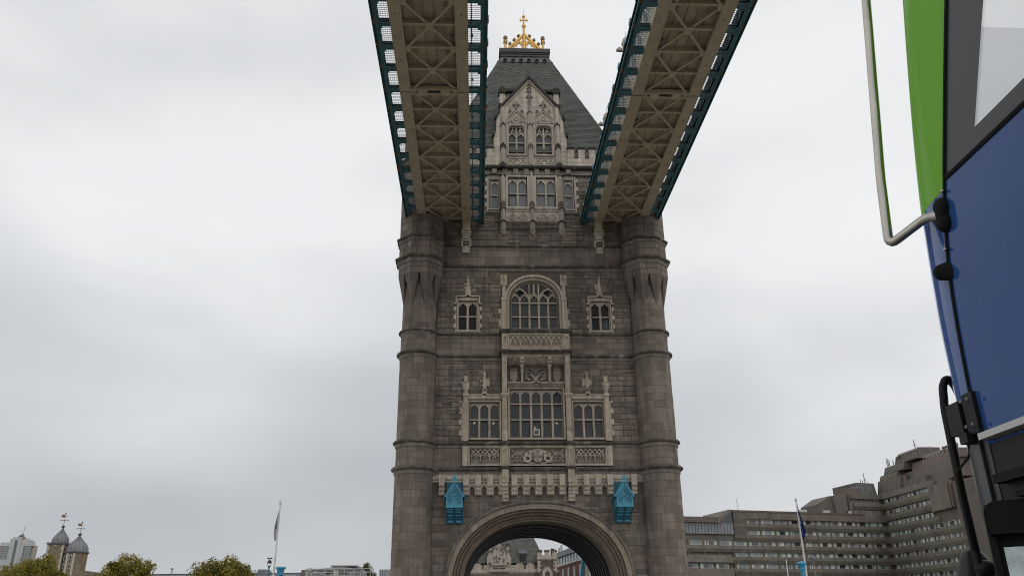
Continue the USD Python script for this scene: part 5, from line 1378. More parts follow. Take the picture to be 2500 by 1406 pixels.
# square black wing mirror on the near side, its glass turned back
c = wl(1.475, 2.20, 1.83)
pln = ro(-.092, .092, -.24, .225, .035)
def on_mirror(poly, d0, d1):
    m = MB(); t = trimesh.creation.extrude_polygon(poly, d1 - d0, engine='earcut'); v = np.array(t.vertices)
    ang = math.radians(-36); ca, sa = math.cos(ang), math.sin(ang)
    X_, Y_, Z_ = v[:, 0], -(d0 + v[:, 2]), v[:, 1]
    Y2, Z2 = Y_ * math.cos(.16) + Z_ * math.sin(.16), Z_ * math.cos(.16) - Y_ * math.sin(.16)
    return m.add(np.stack([c[0] + X_ * ca - Y2 * sa, c[1] + X_ * sa + Y2 * ca, c[2] + Z2], 1), t.faces)
M2 = add('wing_mirror', on_mirror(pln, -.06, .0).merge(on_mirror(pln.difference(pln.buffer(-.018)), .0, .012)), 'rubber', BUS)
add('visor', on_mirror(sbox(-.085, .13, .085, .21), .0, .03), 'rubber', M2)
for a, b in ((-.062, .0), (.012, .06)): add('mirror_glass', on_mirror(sbox(a, -.2, b, .10), .0, .006), 'mirror', M2)

for z in (3.02, 2.98, 2.90, 2.84): add('bolt', blob((-.012, ysm(z) - .004, z), (.006, .006, .006), 1), 'chrome', BUS)
for y, z in ((.055, 2.362), (.055, 2.285), (.02, 2.362), (.02, 2.285)): add('bolt', blob((-.028, y, z), (.005, .006, .006), 1), 'grey_steel', HB)
add('cable', MB().tube(round_path([wl(1.50, 2.40, 2.27), wl(1.53, 2.46, 2.22), wl(1.55, 2.585, 2.19), wl(1.553, 2.59, 1.95)], .03), .004, 6), 'rubber', BUS)
for k in range(9): add('rivet', blob((-.004, -.35 - k * .45, 2.285), (.004, .008, .008), 1), 'bus_blue', BUS)

# ============================================================ PIER FURNITURE: lamp columns, flagpoles, flags, lamps
def lamp_column(x, label, dome):
    L = thing('pier_column', label, 'column', (x, 56.3, 0), group='blue columns on the bridge pier')
    m = MB().lathe([(.30, -.04), (.30, .6), (.2, .7), (.15, 1.0), (.14, 4.55), (.17, 4.6), (.17, 4.66), (.13, 4.7), (.13, 4.82), (.19, 4.9)], (0, 0), 20)
    add('shaft', m, 'column_blue', L, smooth=40)
    m = MB().lathe([(.16, 4.85), (.2, 4.9), (.21, 4.98), (.17, 5.02), (.23, 5.08), (.24, 5.14), (.20, 5.18), (.29, 5.26), (.33, 5.30), (.33, 5.36), (.30, 5.38)] + ([(.2, 5.43), (.001, 5.47)] if dome else [(.27, 5.40), (.001, 5.40)]), (0, 0), 24)
    add('capital', m, 'column_blue', L, smooth=40)
    add('collar', MB().lathe([(.2, 4.97), (.225, 4.99), (.225, 5.03), (.2, 5.05)], (0, 0), 20).lathe([(.155, 4.63), (.18, 4.64), (.18, 4.67), (.155, 4.68)], (0, 0), 20), 'teal_light', L)
lamp_column(-12.77, 'bright blue bowl-topped column on the pier left of the tower', False)
lamp_column(21.75, 'bright blue dome-topped column on the pier right of the tower', True)
def flagpole(x, label):
    F = thing('flagpole', label, 'flagpole', (x, 57, 0), group='flagpoles on the bridge pier')
    add('pole', MB().lathe([(.09, -.04), (.075, 2.5), (.045, 9.5)], (0, 0), 12), 'white_paint', F, smooth=True)
    add('finial', MB().lathe([(.001, 9.46), (.07, 9.49), (.10, 9.56), (.08, 9.63), (.02, 9.67), (.02, 9.76), (.001, 9.78)], (0, 0), 12), 'white_paint', F, smooth=True)
    add('base', MB().lathe([(.2, -.04), (.2, .3), (.1, .4)], (0, 0), 12), 'teal_paint', F)
flagpole(-13.36, 'white flagpole with ball finial left of the tower, pale flag hanging limp')
flagpole(22.25, 'white flagpole with ball finial right of the tower, navy flag hanging limp')
def limp_flag(x, zt, zb, outline, side, name_label, mt, marks, seed):
    """A flag that hangs in folds along its pole. outline: (height fraction, width)."""
    r = random.Random(seed)
    nz, nu = 22, 16
    v = []
    for i in range(nz):
        f = i / (nz - 1)
        w = np.interp(f, [o[0] for o in outline], [o[1] for o in outline]); c = np.interp(f, [o[0] for o in outline], [o[2] for o in outline])
        z = zt + (zb - zt) * f
        for k in range(nu):
            u = k / (nu - 1)
            fold = .5 * w * math.sin(u * 9 + f * 2.2) * (.35 + .5 * u)
            v.append((c + side * (u * w * .75), fold * .8 - .02, z - .12 * math.sin(u * 3.1) * f))
    f = []
    for i in range(nz - 1):
        for k in range(nu - 1):
            a = i * nu + k
            f += [[a, a + 1, a + nu + 1], [a, a + nu + 1, a + nu]]
    fl = add('flag', MB().add(np.array(v) + np.array([x, 57, 0]), f), mt, smooth=True, label=name_label, cat='flag')
    v = np.array(v)
    for (i0, i1, k0, k1, slant, mm) in marks:
        q, fc = [], []
        for i in range(i0, i1 + 1):
            for k in (k0 + slant * (i - i0), k1 + slant * (i - i0)):
                k = min(max(k, 0), nu - 1.001); a = int(k); t = k - a
                q.append(v[i * nu + a] * (1 - t) + v[i * nu + a + 1] * t + np.array([x, 57 - .012, 0]))
        for j in range(i1 - i0): fc += [[2 * j, 2 * j + 1, 2 * j + 3], [2 * j, 2 * j + 3, 2 * j + 2]]
        add('flag_mark', MB().add(q, fc), mm, fl)
limp_flag(-13.36, 9.1, 7.2, [(0, .03, -.02), (.3, .2, -.0), (.55, .30, .02), (.8, .30, -.0), (1, .2, -.02)], -1, 'limp pale flag with a dark patch on the left flagpole', 'flag_white', [(8, 13, 5, 11, .2, 'flag_navy'), (14, 21, 2, 14, 0, 'flag_pink')], 3)
limp_flag(22.25, 9.35, 7.05, [(0, .04, .02), (.3, .22, -.06), (.6, .36, -.02), (.85, .38, .05), (1, .24, .02)], 1, 'limp navy flag with white stripes on the right flagpole', 'flag_navy', [(7, 12, 2.5, 4.0, .35, 'flag_white'), (7, 12, 5.5, 7.0, .35, 'flag_white'), (7, 12, 8.5, 10.0, .35, 'flag_white')], 5)
def street_lamp(x, y, h, label, modern):
    L = thing('street_lamp', label, 'street lamp', (x, y, 0), group='street lamps on the bridge pier')
    add('post', MB().lathe([(.14, -.04), (.14, .8), (.06, .95), (.05, h - .7), (.09, h - .6), (.04, h - .55)], (0, 0), 10), 'teal_paint' if modern else 'grey_steel', L, smooth=40)
    if modern:
        m = MB().tube([(.13 * math.cos(t), 0, h - .42 + .15 * math.sin(t)) for t in np.linspace(-2.6, -.54, 12)], .028, 6)
        m.tube([(-.115, 0, h - .44), (-.13, 0, h - .3), (-.1, 0, h - .24)], .026, 6).tube([(.115, 0, h - .44), (.13, 0, h - .3), (.1, 0, h - .24)], .026, 6)
        add('yoke', m, 'black_steel', L)
        add('lantern', MB().lathe([(.001, h - .42), (.09, h - .36), (.11, h - .26), (.09, h - .18), (.001, h - .16)], (0, 0), 12), 'black_steel', L, smooth=40)
        add('top_arm', MB().box(-.16, .16, -.04, .04, h - .10, h - .05).box(-.02, .02, -.02, .02, h - .17, h - .05).box(-.16, -.05, -.05, .05, h - .06, h).box(.06, .16, -.05, .05, h - .06, h), 'black_steel', L)
    else:
        add('lantern', MB().lathe([(.05, h - .55), (.16, h - .28), (.17, h - .24), (.08, h - .12), (.03, h - .08), (.02, h)], (0, 0), 8), 'grey_glass', L)
        add('bracket', MB().tube([(0, 0, h - 1.9), (.1, 0, h - 1.5), (.06, 0, h - 1.2), (0, 0, h - 1.0)], .02, 5).box(-.05, .2, -.03, .03, h - 2.2, h - 2.1), 'teal_light', L)
street_lamp(-14.42, 60, 6.26, 'dark street lamp with round head in a yoke, left of the pale flag', True)
street_lamp(24.02, 60, 6.2, 'old lantern street lamp right of the blue dome-topped column', False)
add('mooring_pole', MB().lathe([(.05, -.04), (.035, 5.8), (.001, 5.83)], (22.08, 60), 8), 'white_paint', smooth=40, label='thin bare white pole left of the navy flag', cat='pole')
# pale tubular frame of the pier railings
FR = thing('railing_frame', 'pale tubular railing frame on the pier beside the left edge of the tower', 'railing', (0, 0, 0))
m = MB()
rail = lambda a, b, w=.05: m.beam(a, b, w, w)
za = 6.22; A, B_, C_ = (-14.25, 72, 0), (-8.65, 72, 0), (-13.4, 70.2, 0)
P = lambda q, z: (q[0], q[1], z)
rail(P(A, za), P(B_, za), .06); rail(P(A, za), P(C_, za - .02), .05); rail(P(A, 5.55), P(B_, 5.55)); rail(P(C_, 5.85), (-8.65, 70.2, 5.85), .06); rail((-8.65, 70.2, 5.85), P(B_, za)); rail(P(C_, 5.0), (-8.65, 70.2, 5.0)); rail(P(A, 4.6), P(B_, 4.6))
add('rail', m, 'white_paint', FR)
for x in np.linspace(A[0], B_[0], 8): add('post', MB().box(x - .025, x + .025, 71.97, 72.03, -.04, za), 'white_paint', FR)
for x in np.linspace(-13.4, -8.65, 7): add('post', MB().box(x - .025, x + .025, 70.17, 70.23, -.04, 5.85), 'white_paint', FR)
for t in np.linspace(.2, .8, 4): add('post', MB().box(A[0] + (C_[0] - A[0]) * t - .02, A[0] + (C_[0] - A[0]) * t + .02, 72 - 1.8 * t - .02, 72 - 1.8 * t + .02, -.04, 6.2), 'white_paint', FR)
add('panel', MB().box(-11.65, -11.2, 70.1, 70.2, -.04, 5.98), 'white_paint', FR)
add('floodlight', MB().box(-9.0, -8.75, 71.85, 72.0, 6.15, 6.42), 'white_paint', FR)

# ============================================================ TREES
def tree(x, y, ztop, zlow, rx, label, mt, n, seed, leaf=.42, group=None, lumps=44):
    r = random.Random(seed)
    t = thing('autumn_tree', label, 'tree', (x, y, -5), group='trees on the far bank')
    H = ztop + 5
    add('trunk', MB().tube([(0, 0, 0), (.1, 0, H * .25), (-.1, .1, H * .5), (0, 0, H * .8)], [.5, .38, .28, .08], 8), 'bark', t, smooth=True)
    cz, rz = (ztop + zlow) / 2 + 5, (ztop - zlow) / 2
    limbs, m = MB(), MB()
    cl = []
    for k in range(lumps):                                 # clumps spread evenly over the crown, some inside
        zz = 1 - 1.5 * (k + .5) / lumps; ph = k * 2.39996 + r.uniform(-.4, .4)
        rho = math.sqrt(max(0, 1 - zz * zz)); sc = r.uniform(.58, .95)
        cl.append((np.array([rho * math.cos(ph) * rx * sc, rho * math.sin(ph) * rx * sc, cz + zz * rz * sc]), r.uniform(.15, .32) * min(rx, rz)))
    for c, q in cl[:14]: limbs.tube([(0, 0, cz - rz * .7), c * .5 + np.array([0, 0, cz * .5 - rz * .1]), c], [.16, .09, .03], 5)
    add('limbs', limbs, 'bark', t)
    for k in range(n):
        c, q = cl[r.randrange(len(cl))]
        d = np.array([r.gauss(0, 1), r.gauss(0, 1), r.gauss(0, 1)]); d /= np.linalg.norm(d)
        p = c + d * q * r.uniform(.45, 1.15)
        a = np.array([r.gauss(0, 1), r.gauss(0, 1), r.gauss(0, 1)]); a /= np.linalg.norm(a)
        b = np.cross(a, d + np.array([.01, .3, .1])); b /= np.linalg.norm(b)
        s_ = leaf * r.uniform(.5, 1.1)
        tone = min(1, max(0, .42 + .3 * math.sin(c[0] * 1.3 + c[2]) * .6 + r.uniform(-.3, .38)))
        m.add([p - a * s_ * .5, p + b * s_ * .32, p + a * s_ * .5, p - b * s_ * .32], QUAD, tone)
    add('crown', m, mt, t, tone=True)
tree(-94.6, 190, 16.3, 2.0, 8.0, 'round olive-gold tree in front of the castle turrets', 'autumn_leaves', 17000, 11, .62)
tree(-76.1, 190, 16.7, 2.0, 6.6, 'tall gold-tinged tree between the castle turrets and the round tree', 'autumn_leaves', 15000, 12, .6)
tree(-55.4, 190, 16.2, 2.0, 7.9, 'broad rounded olive-gold tree left of the lamp and flagpole', 'autumn_leaves', 18000, 13, .62)
tree(-18.2, 140, 11.6, 2.5, 2.4, 'small dark green tree close to the left edge of the tower', 'green_leaves', 7000, 14, .34)
tree(-21.3, 140, 10.6, 3.0, 2.0, 'small rust-tinged tree behind the railing frame', 'autumn_leaves', 4500, 15, .3)

# ============================================================ LEFT SKYLINE
K = thing('castle_keep', 'old stone castle keep with two lead-domed turrets topped by weather vanes, far left', 'castle', (0, 300, -5))
m = MB().box(-166, -138, 2, 30, 0, 26.0)
add('wall', m, 'ragstone', K)
for k in range(12):
    x = -166 + k * 2.75
    if -149 < x < -134: continue
    add('merlon', MB().box(x, x + 1.5, 1.4, 2.4, 26.0, 27.5), 'ragstone', K)
def windowslit(x, z, parent, y):
    p = add('window', MB().extr(unary_union([sbox(x - .42, z - .7, x + .42, z + .6), disc(x, z + .55, .42)]).difference(sbox(x - .0001, z - .7, x + .0001, z - .69)), y - .1, y), 'quoin_stone', parent)
    add('pane', MB().extr(unary_union([sbox(x - .24, z - .5, x + .24, z + .45), disc(x, z + .42, .24)]), y - .16, y - .1), 'casement', p)
def vane(x, y, zb, zt, r, parent):
    h = zt - zb
    m = MB().lathe([(r * .16, zb), (r * .10, zb + .10 * h), (r * .09, zb + .14 * h), (r * .2, zb + .16 * h), (r * .24, zb + .2 * h), (r * .12, zb + .25 * h), (.09, zb + .3 * h), (.06, zb + .98 * h), (.02, zt)], (x, y), 10)
    v = add('weather_vane', m, 'lead', parent, smooth=40)
    add('vane_flag', MB().box(x - 1.25, x - .1, y - .05, y + .05, zb + .72 * h, zb + .86 * h), 'gold_dark', v)
    m = MB().box(x + .1, x + .9, y - .03, y + .03, zb + .77 * h, zb + .79 * h).hull([(x + .7, y - .04, zb + .75 * h), (x + 1.0, y - .04, zb + .78 * h), (x + .7, y - .04, zb + .81 * h), (x + .7, y + .04, zb + .75 * h), (x + 1.0, y + .04, zb + .78 * h), (x + .7, y + .04, zb + .81 * h)])
    add('arrow', m, 'gold_dark', v)
    m = MB().box(x - 1.4, x + 1.4, y - .04, y + .04, zb + .54 * h, zb + .56 * h).box(x - .04, x + .04, y - 1.4, y + 1.4, zb + .54 * h, zb + .56 * h)
    for q in (-1.3, 1.3): m.box(x + q - .14, x + q + .14, y - .05, y + .05, zb + .52 * h, zb + .58 * h)
    add('compass_arms', m, 'lead', v)
    add('crown_finial', MB().lathe([(.03, zt - .12 * h), (.3, zt - .07 * h), (.25, zt - .05 * h), (.02, zt)], (x, y), 6), 'lead', v)
def ogee_dome(x, y, z0, r, h, parent, n):
    pr = [(1.10, -.08), (1.12, -.02), (1.0, 0), (1.0, .10), (.97, .22), (.88, .38), (.72, .53), (.52, .67), (.34, .80), (.22, .90), (.15, 1.0)]
    d = add('dome', MB().lathe([(r * a, z0 + h * b) for a, b in pr], (x, y), n), 'dome_lead', parent, smooth=50 if n > 10 else 30)
    m = MB()
    for k in range(n if n < 20 else 16):
        t = 2 * math.pi * (k + .5) / (n if n < 20 else 16)
        m.tube([(x + r * a * 1.01 * math.cos(t), y + r * a * 1.01 * math.sin(t), z0 + h * b) for a, b in pr[3:]], .06, 4)
    add('dome_ribs', m, 'lead', d, kind='stuff')
tz = 5.0
x0, x1 = -149.0, -143.3
m = MB().box(x0, x1, 0, 5.6, 22, 29.7 + tz)
t1 = add('square_turret', m, 'ragstone', K)
for q in range(13):
    z = 22 + q * .95
    for x, s in ((x0, 1), (x1, -1)): add('quoin', MB().box(*sorted((x - s * .02, x + s * (.9 if q % 2 else .5))), -.06, .3, z, z + .9), 'quoin_stone', t1)
windowslit(-146.2, 28.0 + tz, t1, -.02)
add('cornice', MB().box(x0 - .3, x1 + .3, -.3, 5.9, 29.3 + tz, 29.9 + tz), 'lead', t1)
ogee_dome(-146.15, 2.8, 29.9 + tz, 2.75, 4.6, t1, 24); vane(-146.15, 2.8, 34.2 + tz, 40.4 + tz, 2.75, t1)
m = MB().lathe([(3.62, 20), (3.62, 26.8 + tz)], (-139.55, 2.2), 40)
t2 = add('round_turret', m, 'ragstone', K, smooth=40)
add('cornice', MB().lathe([(3.6, 26.2 + tz), (3.95, 26.4 + tz), (3.95, 26.9 + tz), (3.6, 26.95 + tz)], (-139.55, 2.2), 40), 'lead', t2)
m = MB()
add('quoin_strip', MB().box(-141.2, -140.5, -1.36, -.9, 20, 26.2 + tz).box(-139.0, -138.3, -1.45, -1, 20, 26.2 + tz), 'quoin_stone', t2)
for x, z, y in ((-142.0, 24.9, -.40), (-139.6, 25.1, -1.42), (-142.0, 22.3, -.40), (-139.6, 22.2, -1.42)): windowslit(x, z + tz - .4, t2, y)
ogee_dome(-139.55, 2.2, 27.0 + tz, 3.55, 4.9, t2, 36); vane(-139.55, 2.2, 31.6 + tz, 37.2 + tz, 3.3, t2)
# far office block with glazed bays and red pointed roof
O = thing('office_block', 'distant pale stepped office block with glazed bays and small red spire at the far left', 'building', (0, 420, -5))
m = MB().box(-231.5, -214.2, 0, 2.5, 0, 44.8)
add('wall', m, 'pink_granite', O)
add('core_tower', MB().box(-226.0, -219.2, -1.2, 8, 0, 47.8).box(-224.8, -220.6, -1.6, 6, 30, 48.6), 'pale_grey', O)
for a, b, c in ((-229.6, -226.3, 'left'), (-219.0, -215.6, 'right')):
    g = add('glazed_bay', MB().box(a, b, -.8, .2, 36.5, 44.5), 'grey_glass', O)
    for k in range(7): add('glazing_bar', MB().box(a, b, -.86, -.8, 37.3 + k * 1.05, 37.42 + k * 1.05), 'pale_grey', g)
    for k in range(1, 4): add('glazing_bar', MB().box(a + (b - a) * k / 4 - .06, a + (b - a) * k / 4 + .06, -.88, -.8, 36.5, 44.5), 'pale_grey', g)
    add('parapet', MB().box(a - .8, b + .9, -1.0, .5, 44.5, 46.2), 'pale_grey', O)
add('dark_slot', MB().box(-223.4, -222.2, -1.75, -1.6, 28, 47.2), 'zinc', O)
add('spire', MB().hull([(-224.3, -1.4, 47.5), (-220.2, -1.4, 47.5), (-220.2, 3, 47.5), (-224.3, 3, 47.5), (-221.3, -.4, 50.4)]), 'brown_metal', O)
add('mast', MB().beam((-221.2, 0, 50), (-220.9, 0, 54), .15, .15), 'grey_steel', O)
for x in (-217.4, -215.6): add('rooftop_tank', MB().lathe([(.5, 44.8), (.5, 46.3), (.001, 46.4)], (x, 1), 10), 'zinc', O)
m = MB().box(-232, -221.2, -1.4, 0, 30, 38.2); add('lower_front', m, 'pale_grey', O)
for x in (-217.4, -216.2): add('window', MB().box(x, x + .8, -.15, 0, 33.5, 35), 'dark_glass', O)
add('thin_tower', MB().box(-136.3, -134.2, 320, 328, -5, 24.4), 'pale_grey', label='slim pale grey building just right of the round castle turret', cat='building')
# long low terrace with mansard roofs behind the trees
R = thing('terrace', 'long low grey-roofed terrace on the far bank behind the flagpole', 'building', (0, 200, -5))
add('wall', MB().box(-75, -36, 0, 12, 0, 17.3), 'concrete_grey', R)
add('roof', MB().hull([(-75, -.3, 17.3), (-36, -.3, 17.3), (-75, 2, 18.4), (-36, 2, 18.4), (-75, 12, 17.3), (-36, 12, 17.3)]), 'zinc', R)
add('mansard', MB().hull([(-50.9, -.5, 17.2), (-48.2, -.5, 17.2), (-50.5, 0, 19.2), (-48.6, 0, 19.2), (-50.9, 5, 17.2), (-48.2, 5, 17.2), (-50.5, 5, 19.2), (-48.6, 5, 19.2)]), 'zinc', R)
add('mansard', MB().hull([(-40.9, -.5, 17.2), (-38.2, -.5, 17.2), (-40.5, 0, 19.0), (-38.6, 0, 19.0), (-40.9, 5, 17.2), (-38.2, 5, 17.2), (-40.5, 5, 19.0), (-38.6, 5, 19.0)]), 'concrete_grey', R)
add('ridge', MB().box(-75, -36, 1.8, 2.2, 18.35, 18.5), 'lead', R)
for k in range(9): add('window', MB().box(-74 + k * 4.1, -72 + k * 4.1, -.1, 0, 15.0, 16.6), 'window_white', R)
add('radio_mast', MB().box(-71.9, -71.8, 205, 205.1, 12, 14.9).box(-72.2, -71.5, 205, 205.1, 13.9, 13.98).box(-72.1, -71.6, 205, 205.1, 14.3, 14.38).box(-72.1, -71.6, 204.95, 205.1, 14.6, 14.95), 'zinc', label='small roof mast between the tall tree and the broad tree', cat='antenna')
PV = thing('glass_pavilion', 'low glass pavilion with a curved pale roof behind the railing frame', 'pavilion', (0, 120, -5))
add('wall', MB().box(-22.9, -16.0, 0, 6, 0, 14.1), 'grey_glass', PV)
add('roof', MB().hull([(-23.1, -.3, 14.1), (-16.0, -.3, 14.1), (-19, -.3, 14.5), (-23.1, 6, 14.1), (-16.0, 6, 14.1), (-19, 6, 14.5)]), 'pale_grey', PV)
add('slab', MB().box(-20.3, -16.6, -.5, 5, 14.52, 14.66), 'pale_grey', PV)
add('dark_band', MB().box(-21.2, -18.0, -.08, 0, 13.55, 13.85), 'casement', PV)
SB = thing('clad_building', 'pale building of vertical metal cladding strips beside the left edge of the tower', 'building', (0, 160, -5))
add('wall', MB().box(-18.1, -10, 0, 10, 0, 16.5), 'grey_glass', SB)
for k in range(20): add('cladding_strip', MB().box(-18.1 + k * .4, -17.96 + k * .4, -.12, 0, 0, 16.52), 'pale_grey', SB)

# ============================================================ SEEN THROUGH THE ARCH
A = thing('gate_tower', 'smaller stone gate tower with grey roof seen through the archway', 'tower', (XC, 170, 0))
add('wall', MB().box(-12, 12, 0, 10, -3, 11.2), 'light_stone', A)
add('string_course', MB().box(-12, 12, -.25, .1, 10.95, 11.35).box(-12, 12, -.15, .1, 10.55, 10.8), 'course_stone', A)
pa = add('parapet', MB().box(-12, 7.7, -.05, .4, 11.35, 12.75), 'light_stone', A)
for k in range(9):
    x = -10.6 + k * 2.1
    if abs(x) < 2.3: continue
    m = add('merlon', MB().box(x - .62, x + .62, -.06, .4, 12.75, 13.1), 'light_stone', pa)
    add('cap', MB().box(x - .72, x + .72, -.12, .45, 13.1, 13.35), 'sooty_stone', m)
    add('shaft', MB().box(x + .85, x + 1.25, -.2, .3, 12.1, 12.75), 'sooty_stone', pa)
rf = MB().hull([(-9.4, .8, 13.2), (9.4, .8, 13.2), (9.4, 9.5, 13.2), (-9.4, 9.5, 13.2), (-4.5, 4, 24), (4.5, 4, 24), (4.5, 6, 24), (-4.5, 6, 24)])
ro_ = add('roof', rf, 'lead', A)
sl = roof_slates((-9.45, .76, 13.2), (9.45, .76, 13.2), (-4.5, 3.97, 24), (4.5, 3.97, 24), 44)
add('slates', sl, 'slate', ro_, tone=True, kind='stuff')
for x in (-4.8, 4.8):
    d = add('dormer', MB().box(x - .85, x + .85, .9, 3, 13.0, 15.0).hull([(x - 1.0, .7, 15.0), (x + 1.0, .7, 15.0), (x - .8, 3, 15.9), (x + .8, 3, 15.9), (x - .8, .9, 15.7), (x + .8, .9, 15.7)]), 'zinc', A)
    add('opening', MB().box(x - .7, x + .7, .8, .9, 13.2, 14.9), 'casement', d)
gb = add('gable', MB().extr(Polygon([(-1.6, 11.3), (1.6, 11.3), (1.6, 12.7), (1.45, 15.0), (0, 17.3), (-1.45, 15.0), (-1.6, 12.7)]), -.5, .6).hull([(-1.4, .5, 14.8), (1.4, .5, 14.8), (0, .5, 17.1), (-1.4, 4, 14.8), (1.4, 4, 14.8), (0, 4, 17.1), (-1.4, .5, 12), (1.4, .5, 12), (1.4, 4, 12), (-1.4, 4, 12)]), 'pale_stone', A)
rr_ = random.Random(4); cs = []
for k in range(34):
    x, z = rr_.uniform(-1.0, 1.0), rr_.uniform(13.1, 16.2)
    if abs(x) < 1.1 * (17.0 - z) / 2.2: cs.append(line(arc(x, z, rr_.uniform(.1, .2), rr_.uniform(0, 180), rr_.uniform(220, 360), 5), .07))
for k in range(9): cs.append(line(arc(-1.1 + k * .27, 12.05, .13, 0, 200, 5), .07))
add('carving', MB().extr(unary_union(cs), -.62, -.5), 'sooty_stone', gb)
add('coping', MB().extr(unary_union([line([(-1.5, 14.95), (0, 17.35), (1.5, 14.95)], .16)]), -.62, -.3), 'course_stone', gb)
add('ledge', MB().box(-1.75, 1.75, -.7, .2, 12.5, 12.75).box(-1.6, 1.6, -.62, .2, 11.4, 11.55), 'course_stone', gb)
for s in (-1, 1):
    p = add('side_pinnacle', MB().box(*sorted((s * 1.5, s * 2.0)), -.4, .4, 11.4, 16.3).hull([(s * a, y, z) for a, y, z in ((2.0, -.3, 12.4), (2.4, -.3, 12.9), (2.4, -.3, 14.1), (2.0, -.3, 15.2), (2.0, .3, 12.4), (2.4, .3, 12.9), (2.4, .3, 14.1), (2.0, .3, 15.2))]), 'pale_stone', gb)
    add('cap', MB().box(*sorted((s * 1.3, s * 2.1)), -.5, .5, 16.3, 16.8).box(*sorted((s * 1.4, s * 2.1)), -.5, .2, 15.2, 15.5).box(*sorted((s * 1.5, s * 2.05)), -.55, .2, 12.9, 13.2), 'sooty_stone', p)
tr = add('corner_turret', MB().box(7.65, 11.5, -.6, 3.2, -3, 13.6), 'rubble', A)
add('string_course', MB().box(7.5, 11.65, -.75, 3.3, 13.5, 13.8), 'course_stone', tr)
add('parapet', MB().box(7.65, 11.5, -.62, 3.2, 13.8, 14.5), 'light_stone', tr)
for x0_ in (7.65, 9.12, 10.6):
    m = add('merlon', MB().box(x0_, x0_ + .9, -.64, -.2, 14.5, 15.1), 'light_stone', tr); 
    add('cap', MB().box(x0_ - .08, x0_ + .98, -.7, -.1, 15.1, 15.5), 'sooty_stone', m)
add('back_merlon', MB().box(10.6, 11.4, 2.4, 3.2, 14.5, 16.0), 'sooty_stone', tr)
for s, x in ((1, 7.65), (-1, 11.5)): quoins_ = [add('quoin', MB().box(*sorted((x - s * .02, x + s * (.75 if k % 2 else .45))), -.66, -.3, 11.2 + k * .38, 11.2 + k * .38 + .36), 'light_stone', tr) for k in range(6)]
dr = Polygon([(8.5, 10), (8.5, 11.2)] + [(9.55 + x, 11.2 + z) for x, z in ((-.9, .4), (-.5, .9), (0, 1.25), (.5, .9), (.9, .4))] + [(10.6, 11.2), (10.6, 10)])
dd = add('door_head', MB().extr(dr.difference(Polygon([(9.1, 10), (9.1, 11.1), (9.55, 11.5), (10.0, 11.1), (10.0, 10)])), -.8, -.55), 'pale_stone', tr)
for x in (7.7, 11.4): add('carved_block', MB().box(x - .5, x + .5, -.85, -.4, 10.6, 11.3), 'sooty_stone', tr)
BB = thing('brick_building', 'red brick building with zinc roof and glazed top floor seen through the archway', 'building', (XC, 0, 0))
pA, pB = np.array([13.4, 190.0]), np.array([17.6, 158.0])
uu = (pB - pA) / np.linalg.norm(pB - pA); nn = np.array([-uu[1], uu[0]])
if nn[0] > 0: nn = -nn
nn = np.array([uu[1], -uu[0]]) if np.array([uu[1], -uu[0]])[0] < 0 else -np.array([uu[1], -uu[0]])
LB = float(np.linalg.norm(pB - pA))
def wbox(s0, s1, o0, o1, z0, z1, m=None):                  # along the wall, o: out of the wall towards the bridge
    m = m or MB()
    c = [pA + uu * s0 + nn * o0, pA + uu * s1 + nn * o0, pA + uu * s1 + nn * o1, pA + uu * s0 + nn * o1]
    return m.hexa([(q[0], q[1], z0) for q in c], [(q[0], q[1], z1) for q in c])
add('wall', wbox(0, LB, -12, 0, -5, 13.4), 'brick', BB)
add('band', wbox(0, LB, -12, .15, 13.4, 13.85), 'pale_grey', BB)
gl = add('glazed_floor', wbox(.1, LB - .1, -11, -.1, 13.85, 15.3), 'grey_glass', BB)
for k in range(13): add('mullion', wbox(k * 2.6, k * 2.6 + .14, -.15, .0, 13.85, 15.3), 'zinc', gl)
add('roof', wbox(-.2, LB + .2, -11, .3, 15.3, 16.4), 'zinc', BB)
c = [pA, pB, pB - nn * 9, pA - nn * 9]
add('upper_roof', MB().hull([(*(pA - nn * .8), 16.4), (*(pB - nn * .8), 16.4), (*(pA - nn * 4), 18.4), (*(pB - nn * 4), 18.4), (*(pA - nn * 9), 16.4), (*(pB - nn * 9), 16.4)]), 'zinc', BB)
for k in range(6):
    s0 = 1.3 + k * 5.0
    w = MB(); o = unary_union([sbox(-.75, -1.6, .75, .1), disc(0, .1, .75)])
    m = MB().extr(o, -.12, .02); m.V = [np.stack([pA[0] + uu[0] * (s0 + v[:, 0]) + nn[0] * -v[:, 1], pA[1] + uu[1] * (s0 + v[:, 0]) + nn[1] * -v[:, 1], 11.9 + v[:, 2]], 1) for v in m.V]
    wn = add('window', m, 'pale_grey', BB)
    m = MB().extr(o.buffer(-.16), -.16, -.1); m.V = [np.stack([pA[0] + uu[0] * (s0 + v[:, 0]) + nn[0] * -v[:, 1], pA[1] + uu[1] * (s0 + v[:, 0]) + nn[1] * -v[:, 1], 11.9 + v[:, 2]], 1) for v in m.V]
    add('pane', m, 'dark_glass', wn)
for s0, h in ((.8, 1.1), (3.2, 1.5)): add('flue', wbox(s0, s0 + .5, -.6, -.2, 16.4, 16.4 + h), 'pale_grey', BB)
CH = thing('suspension_chain', 'sloping teal suspension chain with white rods seen through the right of the archway', 'suspension chain', (0, 0, 0))
cat_ = [(75, 35.5), (90, 22.0), (98, 15.0), (104.4, 9.5), (106.9, 7.35), (112, 3.2), (120, -2.0)]
for x, w, mt in ((13.17, .42, 'blue_paint'), (13.82, .34, 'white_paint'), (14.45, .42, 'blue_paint')):
    m = MB()
    for (ya, za_), (yb, zb_) in zip(cat_, cat_[1:]): m.beam((x, ya, za_), (x, yb, zb_), w, .5)
    add('chain', m, mt, CH)
